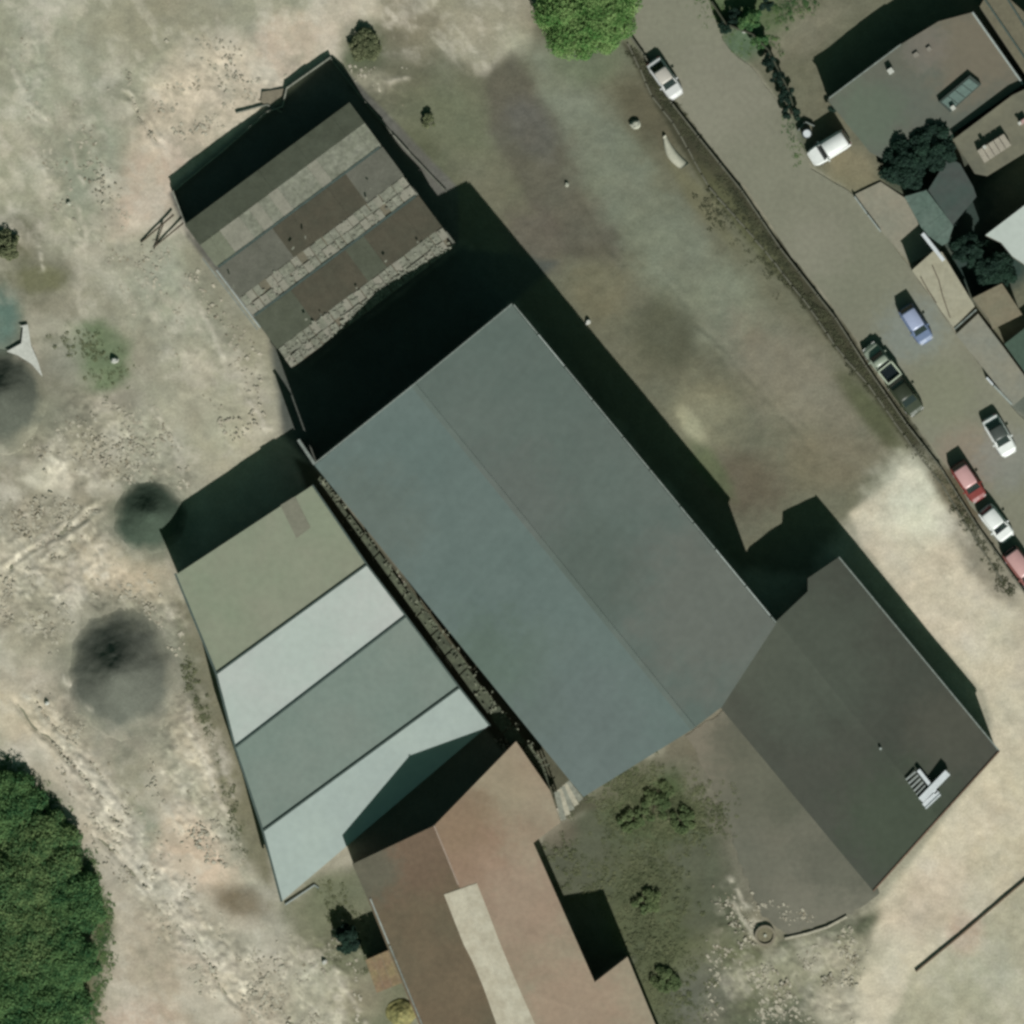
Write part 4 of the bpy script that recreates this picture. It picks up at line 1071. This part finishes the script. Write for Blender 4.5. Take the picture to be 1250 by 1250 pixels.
MB().beam(P(1165, 402, 2.62), P(1192, 378, 2.62), .14, .2).build('parapet', m_gut, t)
slabthing('brown_roofed_shed', 'small square brown-roofed shed behind the pale garage', 'shed', [(1187, 364), (1223, 346), (1248, 384), (1212, 402), (1206, 388)], 2.3, mat('tan_roof', (122, 112, 90), .1, .4, 3, .95, (118, 114, 92)))
slabthing('long_forecourt', 'long grey-beige slab roof along the street south of the pale garage', 'roof', [(1167, 408), (1194, 383), (1225, 424), (1262, 474), (1236, 496), (1218, 472)], .8, mat('grey_beige_slab', (132, 130, 112), .08, .4, 3, .95, (124, 126, 112)))
slabthing('green_court_roof', 'dark green low roof at the east edge beyond the long forecourt', 'roof', [(1226, 420), (1262, 392), (1300, 440), (1262, 470)], 1.4, mat('dark_green_roof', (66, 84, 70), .1, .4, 3, .95))
t = thing('street_railing', 'thin white railing beside the long forecourt near the white car', 'railing', P(1220, 477))
for a, b_ in (((1204, 461), (1212, 470)), ((1213, 471), (1235, 494))): MB().bar(P(*a), P(*b_), .16, 0, .9).build('rail_length', m_white if a[0] < 1210 else m_trim, t)
t = thing('boundary_fence', 'dark fence line along the north-east side of the street below the verge', 'fence', P(950, 90))
fl = [(868, 2), (886, 30), (918, 42), (938, 62), (950, 86), (962, 110), (968, 130)]
for i in range(len(fl) - 1): MB().bar(P(*fl[i]), P(*lerp(fl[i], fl[i + 1], .98)), .14, -.1, 1.1).build('fence_panel', mat('dark_fence', (64, 66, 50), .2, 1, 5), t)
# long house right at the top
t = thing('tall_narrow_building', 'brown strip roof with dark parallel gutters at the north-east corner', 'building', P(1220, 40))
hp = [(1196, 8), (1212, -20), (1300, 60), (1300, 128), (1256, 98)]
MB().prism(inset([P(x, y, 3.3) for x, y in hp], .97), -.2).build('wall', m_wall, t)
band_roof_m(t, hp, lambda x, y: 3.4, (.8, -.6), 1800, lambda i, r: mat('brown_strip_roof', (104, 100, 80), .1, .4, 3, .95), 'roof_panel', .08, 4)
for k in (0, 1): MB().beam(P(1200 + 26 * k, -4 - 3 * k, 3.56), P(1260 + 24 * k, 84, 3.56), .16, .1).build('gutter', m_line, t)
# drum by white truck
t = thing('water_drum', 'white-topped round drum in a dark ring beside the white pickup', 'drum', P(985, 163))
MB().cyl(P(985, 163), P(985, 163, .9), .48, .48, 20).build('body', mat('dark_drum', (44, 52, 48), .1, 1, 5, .5), t)
MB().cyl(P(985, 163, .9), P(985, 163, 1.0), .36, .34, 20).build('lid', m_white, t)
for a, b_ in (((974, 160), (982, 150)), ((983, 149), (994, 154))): MB().bar(P(*a), P(*b_), .1, 0, .5).build('guard_rail', m_gut, t)

# ------------------------------------------------------------------ cars
m_glass = mat('car_glass', (26, 32, 34), .05, 1, 3, .15, spec=.6)
m_tyre = mat('tyre_rubber', (34, 34, 34), .1, 1, 5, .9)
m_rim = mat('wheel_rim', (150, 150, 150), .05, 1, 5, .4)
m_lamp = mat('lamp_lens', (190, 190, 180), .05, 1, 5, .3)
m_tail = mat('tail_lens', (120, 30, 26), .05, 1, 5, .3)
def paint(name, rgb): 
    m = mat(name, rgb, .03, 1, 3, .35, spec=.5); return m
def loft(secs, n=12):
    """secs: (x, halfwidth, zlow, zhigh); rounded-box rings"""
    mb = MB(); V = []; ring = []
    for x, hw, z0, z1 in secs:
        hh = (z1 - z0); c = min(.12, hh * .4)
        ring = [(hw - .02, z0), (hw, z0 + c), (hw, z1 - c * 1.2), (hw - c * 1.1, z1), (0, z1 + .015), (-hw + c * 1.1, z1), (-hw, z1 - c * 1.2), (-hw, z0 + c), (-hw + .02, z0)]
        V += [(x, a, b_) for a, b_ in ring]
    m_ = 9; F = []
    for i in range(len(secs) - 1):
        for j in range(m_): F.append((i * m_ + j, i * m_ + (j + 1) % m_, (i + 1) * m_ + (j + 1) % m_, (i + 1) * m_ + j))
    F.append(tuple(range(m_ - 1, -1, -1))); F.append(tuple((len(secs) - 1) * m_ + j for j in range(m_)))
    mb.add(V, F); return mb
def car(name, label, cat, px, py, ang, body, roof=None, L_=3.9, W=1.66, style='sedan', bed=None, group='vehicles parked along the street', roofscale=1.0):
    t_ = thing(name, label, cat, P(px, py, .05), ang, group)
    hl = L_ / 2; hw = W / 2
    b_ = loft([(-hl, hw * .82, .35, .72), (-hl + .12, hw * .94, .26, .84), (-hl + .6, hw, .24, .9), (0, hw, .22, .92), (hl - 1.1, hw, .24, .9), (hl - .35, hw * .94, .26, .8), (hl - .05, hw * .78, .34, .62), (hl, hw * .7, .38, .55)])
    bo = b_.build('body', body, t_, local=True, smooth=False)
    zr = 1.42
    if style == 'sedan': c0, c1, r0_, r1_ = -hl + .45, hl - 1.05, -hl + 1.0, hl - 1.65
    elif style == 'hatch': c0, c1, r0_, r1_ = -hl + .1, hl - .95, -hl + .4, hl - 1.5
    elif style == 'suv': c0, c1, r0_, r1_, zr = -hl + .06, hl - 1.0, -hl + .25, hl - 1.45, 1.7
    elif style == 'pickup': c0, c1, r0_, r1_, zr = -.35, hl - 1.0, -.15, hl - 1.45, 1.62
    cab = loft([(c0, hw * .84, .8, .93), (r0_, hw * .80, .8, zr - .03), ((r0_ + r1_) / 2, hw * .80, .8, zr - .015), (r1_, hw * .78, .8, zr - .03), (c1, hw * .84, .8, .93)])
    g_ = cab.build('cabin_glass', m_glass, t_, local=True)
    mb = loft([(r0_ + .02, hw * .72, zr - .05, zr), (r0_ + .2, hw * .78, zr - .06, zr + .03), ((r0_ + r1_) / 2, hw * .79, zr - .06, zr + .05), (r1_ - .2, hw * .78, zr - .06, zr + .03), (r1_, hw * .70, zr - .05, zr)])
    mb.build('roof', roof or body, t_, local=True, smooth=True)
    for sx_ in (1, -1):
        for sy_ in (1, -1):
            cx_ = hl - .75 if sx_ > 0 else -hl + .72
            w_ = MB().cyl((cx_, sy_ * (hw - .2), .31), (cx_, sy_ * (hw + .01), .31), .31, .31, 18).build('wheel', m_tyre, t_, local=True)
            MB().cyl((cx_, sy_ * (hw + .01), .31), (cx_, sy_ * (hw + .03), .31), .18, .18, 12).build('rim', m_rim, w_, local=True)
    for sy_ in (1, -1):
        MB().box(hl - .1, sy_ * hw * .6, .5, .64, .16, .32).build('headlight', m_lamp, t_, local=True)
        MB().box(-hl + .05, sy_ * hw * .66, .58, .76, .1, .26).build('tail_light', m_tail, t_, local=True)
        MB().box(c1 - .35, sy_ * (hw + .08), .9, 1.02, .14, .2).build('wing_mirror', body, t_, local=True)
        # door line pillars
        MB().beam((c1 - .06, sy_ * hw * .80, .95), (r1_ + .02, sy_ * hw * .74, zr), .07, .05).build('pillar', body, t_, local=True)
        MB().beam((c0 + .04, sy_ * hw * .80, .95), (r0_ - .01, sy_ * hw * .74, zr), .07, .05).build('pillar', body, t_, local=True)
    MB().box(hl + .0, 0, .3, .46, .1, W * .7).build('bumper', body, t_, local=True)
    MB().box(-hl - .0, 0, .32, .5, .1, W * .76).build('bumper', body, t_, local=True)
    if bed:
        x0_, x1_ = -hl + .08, -.45; z = .95; yw = hw * .92
        MB().box((x0_ + x1_) / 2, 0, .9, .96, x1_ - x0_, yw * 1.7).build('bed_floor', m_glass, t_, local=True)
        for s_ in (1, -1): MB().box((x0_ + x1_) / 2, s_ * yw, .7, 1.25, x1_ - x0_, .12).build('bed_side', bed, t_, local=True)
        for x in (x0_, x1_): MB().box(x, 0, .7, 1.25, .12, yw * 2 + .1).build('bed_end', bed, t_, local=True)
    return t_
AN = math.atan2(-.80, .60)
m_silver = paint('silver_paint', (190, 192, 184)); m_bluec = paint('blue_grey_paint', (100, 116, 140)); m_bluer = paint('pale_blue_paint', (150, 160, 180))
m_whitec = paint('white_paint', (214, 218, 208)); m_greenc = paint('dark_green_paint', (52, 60, 42)); m_redc = paint('red_paint', (120, 50, 44)); m_pinkc = paint('faded_pink_paint', (190, 150, 144))
m_greyc = paint('dark_grey_paint', (88, 92, 84)); m_paleg = paint('pale_green_paint', (140, 150, 130)); m_bed = paint('cream_bed_paint', (176, 186, 160))
car('parked_car', 'silver car with a pale roof parked by the wall near the top tree', 'car', 812, 96, math.atan2(-.82, .57), m_silver, mat('beige_car_roof', (176, 172, 158), .03, 1, 3, .5), 4.0, 1.6)
car('parked_car', 'blue-grey car standing alone in the middle of the street', 'car', 1118, 396, math.atan2(-.84, .54), m_bluec, m_bluer, 3.8, 1.65, 'hatch')
car('parked_pickup', 'pale green pickup with an open cream-framed bed behind the dark car', 'pickup', 1076, 443, math.pi + math.atan2(-.78, .62), m_paleg, m_paleg, 4.0, 1.66, 'pickup', bed=m_bed)
car('parked_car', 'dark olive car parked against the wall in front of the open pickup', 'car', 1104, 482, AN, m_greenc, mat('olive_car_roof', (48, 54, 40), .05, 1, 3, .4), 4.1, 1.75, 'sedan')
car('parked_car', 'white car with a dark roof near the thin white railing', 'car', 1220, 532, math.atan2(-.86, .50), m_whitec, mat('charcoal_car_roof', (70, 76, 70), .05, 1, 3, .4), 3.9, 1.7, 'sedan')
car('parked_car', 'red car with a faded pink roof, first behind the black-trimmed white car', 'car', 1182, 588, math.atan2(-.83, .55), m_redc, m_pinkc, 3.9, 1.7, 'hatch')
car('parked_car', 'white car with black windows between the two red cars', 'car', 1216, 639, math.atan2(-.78, .62), m_whitec, m_whitec, 3.6, 1.7, 'hatch')
car('parked_car', 'dull red car with a pink roof cut by the east edge of the photo', 'car', 1248, 694, AN, paint('dull_red_paint', (130, 84, 76)), paint('rose_roof_paint', (184, 146, 138)), 4.2, 1.75, 'suv')
car('parked_suv', 'bright white utility vehicle parked across the drive by the flat-roofed house', 'car', 1012, 181, math.pi + math.atan2(.53, .85), m_whitec, m_whitec, 3.9, 1.8, 'suv')

# ------------------------------------------------------------------ trees, shrubs
def leaf_mat(name, c1, c2):
    m = bpy.data.materials.new(name); m.use_nodes = True; nt = m.node_tree; N = nt.nodes; L = nt.links; b = N['Principled BSDF']
    b.inputs['Roughness'].default_value = .8; b.inputs['Specular IOR Level'].default_value = .15
    g = N.new('ShaderNodeNewGeometry'); mx = N.new('ShaderNodeMix'); mx.data_type = 'RGBA'
    mx.inputs[6].default_value = (*alb(c1), 1); mx.inputs[7].default_value = (*alb(c2), 1)
    n = N.new('ShaderNodeTexNoise'); n.inputs['Scale'].default_value = .5; n.inputs['Detail'].default_value = 4
    L.new(g.outputs['Position'], n.inputs['Vector'])
    a = N.new('ShaderNodeMath'); a.operation = 'MULTIPLY_ADD'; a.inputs[1].default_value = .35; L.new(g.outputs['Random Per Island'], a.inputs[0]); L.new(n.outputs[0], a.inputs[2])
    r = N.new('ShaderNodeMapRange'); r.inputs[1].default_value = .46; r.inputs[2].default_value = .90; L.new(a.outputs[0], r.inputs[0])
    L.new(r.outputs[0], mx.inputs[0]); L.new(mx.outputs[2], b.inputs['Base Color']); return m
m_bark = mat('bark', (84, 74, 58), .2, 2, 8)
def leaves(centres, radii, per, size, seed):
    """numpy leaf quads scattered on clump spheres"""
    r = np.random.default_rng(seed); K = len(centres)
    c = np.repeat(centres, per, 0); rad = np.repeat(radii, per)
    n = len(c); d = r.normal(size=(n, 3)); d /= np.linalg.norm(d, axis=1)[:, None]
    p = c + d * (rad * r.uniform(.45, 1.0, n) ** .6)[:, None] * np.array([1, 1, .75])
    nrm = d * .6 + r.normal(size=(n, 3)) * .5 + np.array([0, 0, 1.0]); nrm /= np.linalg.norm(nrm, axis=1)[:, None]
    t1 = np.cross(nrm, r.normal(size=(n, 3))); t1 /= np.linalg.norm(t1, axis=1)[:, None]; t2 = np.cross(nrm, t1)
    s_ = (size * r.uniform(.6, 1.3, n))[:, None]
    V = np.stack([p - t1 * s_ - t2 * s_ * .45, p + t1 * s_ * .2 - t2 * s_ * .6, p + t1 * s_ + t2 * s_ * .1, p - t1 * s_ * .1 + t2 * s_ * .6], 1).reshape(-1, 3)
    F = np.arange(n * 4).reshape(n, 4)
    return V, F
def tree(name, label, cat, px, py, rad, height, m, clumps=60, per=260, size=.16, seed=0, group=None, flatk=.7, aniso=(1, 1)):
    t_ = thing(name, label, cat, P(px, py), 0, group)
    r = np.random.default_rng(seed)
    ch = rad * flatk; cz = height - ch
    MBt = MB().cyl((0, 0, -.2), (0, 0, cz), max(.12, rad * .07), rad * .04, 10)
    MBt.build('trunk', m_bark, t_, local=True)
    for i in range(6):
        a = i * 1.05 + seed; e = rad * .6
        MB().cyl((0, 0, cz * .6), (e * math.cos(a), e * math.sin(a), cz + ch * .2), rad * .035, rad * .012, 7).build('limb', m_bark, t_, local=True)
    d = r.normal(size=(clumps, 3)); d /= np.linalg.norm(d, axis=1)[:, None]; d[:, 2] = np.abs(d[:, 2]) * 1.0 - .15
    k = r.uniform(.35, .86, clumps) ** .7
    cen = np.stack([d[:, 0] * rad * k * aniso[0], d[:, 1] * rad * k * aniso[1], cz + d[:, 2] * ch * k], 1)
    rd_ = rad * r.uniform(.16, .30, clumps)
    V, F = leaves(cen, rd_, per, size, seed + 1)
    np_mesh('crown', V, F, m, t_)
    return t_
lf_bright = leaf_mat('bright_leaves', (58, 98, 42), (118, 144, 84))
lf_dark = leaf_mat('dark_leaves', (38, 74, 40), (84, 112, 64))
lf_mid = leaf_mat('mid_leaves', (48, 80, 44), (98, 118, 70))
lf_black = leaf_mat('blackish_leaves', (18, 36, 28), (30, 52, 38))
lf_ditch = leaf_mat('ditch_leaves', (58, 62, 44), (84, 86, 62))
lf_shrub = leaf_mat('shrub_leaves', (66, 84, 50), (96, 108, 70))
lf_weed = leaf_mat('weed_leaves', (78, 86, 58), (108, 112, 80))
tree('broad_tree', 'bright green rounded tree at the top edge beside the street', 'tree', 714, 8, 4.9, 4.4, lf_bright, 170, 480, .11, 1, flatk=.5)
G = 'trees of the dense green thicket in the south-west corner'
for i, (x, y, r_, lab, mm_) in enumerate([
    (8, 985, 3.6, 'northernmost dark green tree of the south-west thicket, at the west edge', lf_dark),
    (52, 1040, 3.8, 'dark tree of the south-west thicket just below its northernmost one', lf_mid),
    (15, 1085, 4.0, 'yellow-green crown at the west edge, middle of the south-west thicket', lf_mid),
    (84, 1100, 3.2, 'easternmost bulging crown of the south-west thicket beside the dirt track', lf_dark),
    (45, 1150, 4.0, 'mottled crown in the centre of the south-west thicket', lf_mid),
    (84, 1172, 2.7, 'small crown at the eastern edge of the thicket below its bulge', lf_dark),
    (10, 1215, 4.2, 'dark crown at the bottom west corner of the photo', lf_dark),
    (62, 1235, 3.7, 'crown at the bottom edge, east side of the south-west thicket', lf_dark),
    (-60, 1060, 5.0, 'tree of the thicket standing beyond the west edge', lf_dark), (-60, 1200, 5.0, 'second tree of the thicket standing beyond the west edge', lf_dark)]):
    if x < -20: continue
    tree('thicket_tree', lab, 'tree', x, y, r_ * 1.05, 1.9 + (i % 3) * .25, mm_, 110, 360, .11, 20 + i, G, flatk=.28)
tree('shadow_crown', 'nearly black round crown standing in for a shadow south of the flat-roofed house', 'tree', 1104, 200, 2.5, 4.6, lf_black, 60, 240, .16, 41, flatk=.8)  # black crowns fill a dark patch that is probably cast shadow
tree('shadow_crown', 'nearly black crown standing in for a shadow between the round one and the olive roof', 'tree', 1136, 178, 2.3, 4.4, lf_black, 50, 220, .16, 42, flatk=.8)
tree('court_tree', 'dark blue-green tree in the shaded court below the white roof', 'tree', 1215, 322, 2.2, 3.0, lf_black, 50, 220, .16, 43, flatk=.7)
tree('court_tree', 'dark tree added to darken the gap between the shaded court and the porch', 'tree', 1180, 305, 1.7, 3.0, lf_black, 40, 200, .16, 44, flatk=.7)  # put in to fill the dark side of the court
tree('verge_shrub', 'olive shrub on the dirt north-east of the derelict shed corner', 'shrub', 446, 56, 1.7, .8, lf_weed, 34, 140, .1, 45, flatk=.25)
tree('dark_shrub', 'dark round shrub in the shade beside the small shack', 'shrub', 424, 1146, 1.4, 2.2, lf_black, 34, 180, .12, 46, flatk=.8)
tree('west_bush', 'dark olive bush at the west edge above the brown patch', 'bush', 6, 300, 1.5, 1.0, lf_weed, 30, 120, .1, 51, flatk=.4)
tree('yard_bush', 'small dark bush alone in the yard east of the derelict shed', 'bush', 524, 148, .8, .8, lf_weed, 14, 100, .1, 47, flatk=.6)
tree('verge_bush', 'dark green bush on the verge at the corner of the dark fence', 'bush', 913, 24, 1.2, 1.8, lf_dark, 24, 150, .12, 48, flatk=.7)
tree('verge_bush', 'narrow green bush between the verge patch and the first drive', 'bush', 928, 52, .8, 1.4, lf_dark, 16, 150, .12, 49, flatk=.7)
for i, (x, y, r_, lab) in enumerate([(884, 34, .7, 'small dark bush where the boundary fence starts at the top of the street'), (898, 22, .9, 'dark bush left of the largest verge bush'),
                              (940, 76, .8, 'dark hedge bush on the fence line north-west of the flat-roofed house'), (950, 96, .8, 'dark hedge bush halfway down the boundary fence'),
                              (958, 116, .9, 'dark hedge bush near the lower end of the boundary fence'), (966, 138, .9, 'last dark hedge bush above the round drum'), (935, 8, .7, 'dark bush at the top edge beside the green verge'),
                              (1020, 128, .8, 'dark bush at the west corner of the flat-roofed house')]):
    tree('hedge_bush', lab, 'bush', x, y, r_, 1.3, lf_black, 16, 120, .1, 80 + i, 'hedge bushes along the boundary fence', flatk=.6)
for i, (x, y, r_, lab) in enumerate([(800, 978, 1.6, 'largest green shrub of the garden south of the warehouse'), (770, 1000, 1.1, 'green shrub on the west side of the largest garden shrub'),
                              (835, 1000, 1.2, 'green shrub on the east side of the largest garden shrub'), (790, 1100, 1.2, 'lone shrub in the garden beside the shaded pit of the hall'),
                              (812, 1196, 1.2, 'southern shrub of the garden near the bottom edge')]):
    tree('garden_shrub', lab, 'shrub', x, y, r_ * 1.15, .55, lf_shrub, 20, 130, .09, 60 + i, 'shrubs in the weedy garden', flatk=.22)

# weeds, as ground cover
def weeds(areas, seed, m, name, label, size=.1):
    r = np.random.default_rng(seed); C_ = []
    for (x0, y0, x1, y1, sp, n) in areas:
        t_ = r.random(n); x = x0 + (x1 - x0) * t_ + r.normal(0, sp, n); y = y0 + (y1 - y0) * t_ + r.normal(0, sp, n)
        C_.append(np.stack([(x - 625) * MPP, (625 - y) * MPP, np.full(n, .06)], 1))
    c = np.concatenate(C_); rad = r.uniform(.15, .45, len(c))
    V, F = leaves(c, rad, 22, size * .7, seed); V[:, 2] = .03 + (V[:, 2] - .06) * .35
    V[:, 2] = np.maximum(V[:, 2], .0)
    o = np_mesh(name, V, F, m); o['kind'] = 'stuff'; tag(o, label, 'weeds')
weeds([(770, 60, 1000, 385, 4, 420), (1000, 385, 1150, 585, 4, 240), (1150, 585, 1235, 725, 4, 90), (860, 240, 960, 350, 9, 90)], 3, lf_ditch, 'ditch_weeds', 'rough weeds filling the ditch along the south-west side of the street')
weeds([(750, 985, 860, 995, 20, 900), (730, 950, 800, 960, 14, 200), (780, 1020, 800, 1180, 26, 500), (800, 1180, 830, 1240, 24, 260), (680, 1040, 740, 1080, 20, 120)], 4, lf_weed, 'garden_grass', 'patchy grass and weeds in the garden south of the warehouse')
weeds([(860, 0, 930, 60, 12, 120), (940, 20, 990, 0, 9, 60), (960, 140, 975, 200, 4, 30)], 5, lf_mid, 'verge_grass', 'green grass on the verge at the north end of the street')
weeds([(0, 935, 60, 985, 7, 120), (60, 985, 120, 1080, 7, 160), (125, 1090, 128, 1180, 6, 120), (122, 1190, 112, 1250, 7, 80)], 9, lf_mid, 'fringe_growth', 'low olive growth fringing the south-west thicket')
weeds([(90, 410, 150, 460, 12, 60), (225, 800, 300, 1050, 5, 110), (400, 1080, 450, 1180, 12, 70)], 6, lf_weed, 'shed_weeds', 'thin weeds in the dirt around the striped shed')

# ------------------------------------------------------------------ rubble scattered over the dirt
def rubble(seed, name, label, m, n_per, smin, smax):
    r = np.random.default_rng(seed); VV = []; 
    for p_, k_ in BELTS:
        xs = [q[0] for q in p_]; ys = [q[1] for q in p_]; area = (max(xs) - min(xs)) * (max(ys) - min(ys))
        n = int(area * k_ * n_per)
        x = r.uniform(min(xs), max(xs), n); y = r.uniform(min(ys), max(ys), n)
        # gather along streaks and in clusters
        dens = fbm(x, y, 26, 301, 3) + .5 * fbm((x * .62 + y * .785) / 4, -x * .785 + y * .62, 9, 303, 3)
        ok = (sdf(x, y, p_) + r.normal(0, 6, n) < 0) & (dens > .77)
        for q in bld: ok &= sdf(x, y, q) > 4
        ok &= sdf(x, y, ROAD) > 8
        x, y = x[ok], y[ok]; VV.append(np.stack([x, y], 1))
    c = np.concatenate(VV); n = len(c)
    l = np.exp(r.uniform(math.log(smin), math.log(smax), n)); w_ = l * r.uniform(.35, .9, n); hh = np.minimum(.05, l * r.uniform(.1, .25, n))
    a = np.where(r.random(n) < .5, AN + r.normal(0, .2, n), r.uniform(0, 3.14, n))
    cz = np.interp(0, [0], [0]) * 0
    base = np.array([[-1, -1], [1, -1], [1, 1], [-1, 1]])[None] * np.stack([l, w_], 1)[:, None] / 2 * r.uniform(.65, 1.15, (n, 4, 1))
    ca_, sa_ = np.cos(a)[:, None], np.sin(a)[:, None]
    bx = base[..., 0] * ca_ - base[..., 1] * sa_ + ((c[:, 0] - 625) * MPP)[:, None]; by = base[..., 0] * sa_ + base[..., 1] * ca_ + ((625 - c[:, 1]) * MPP)[:, None]
    tx = bx * .8 + bx.mean(1, keepdims=True) * .2; ty = by * .8 + by.mean(1, keepdims=True) * .2
    z0 = np.full((n, 4), -.12); z1 = hh[:, None] * r.uniform(.6, 1.1, (n, 4)) + .02
    V = np.concatenate([np.stack([bx, by, z0], 2), np.stack([tx, ty, z1], 2)], 1).reshape(-1, 3)
    q = np.array([[4, 5, 6, 7], [0, 1, 5, 4], [1, 2, 6, 5], [2, 3, 7, 6], [3, 0, 4, 7]])
    F = (np.arange(n)[:, None, None] * 8 + q[None]).reshape(-1, 4)
    o = np_mesh(name, V, F, m); tag(o, label, 'rubble', kind='stuff'); return n
m_rub = mat('pale_rubble', (172, 168, 146), .12, 1, 5, .95, (160, 154, 132), island=.16)
m_rubd = mat('brown_rubble', (138, 130, 109), .15, 1, 5, .95, (122, 116, 94), island=.2)
a1_ = rubble(5, 'pale_rubble', 'pale broken concrete scattered in belts over the dirt', m_rub, .085, .10, .5)
a2_ = rubble(6, 'brown_rubble', 'brown clods and brick pieces scattered over the dirt', m_rubd, .02, .09, .32)
print('rubble', a1_, a2_, 'objects', len(bpy.data.objects))
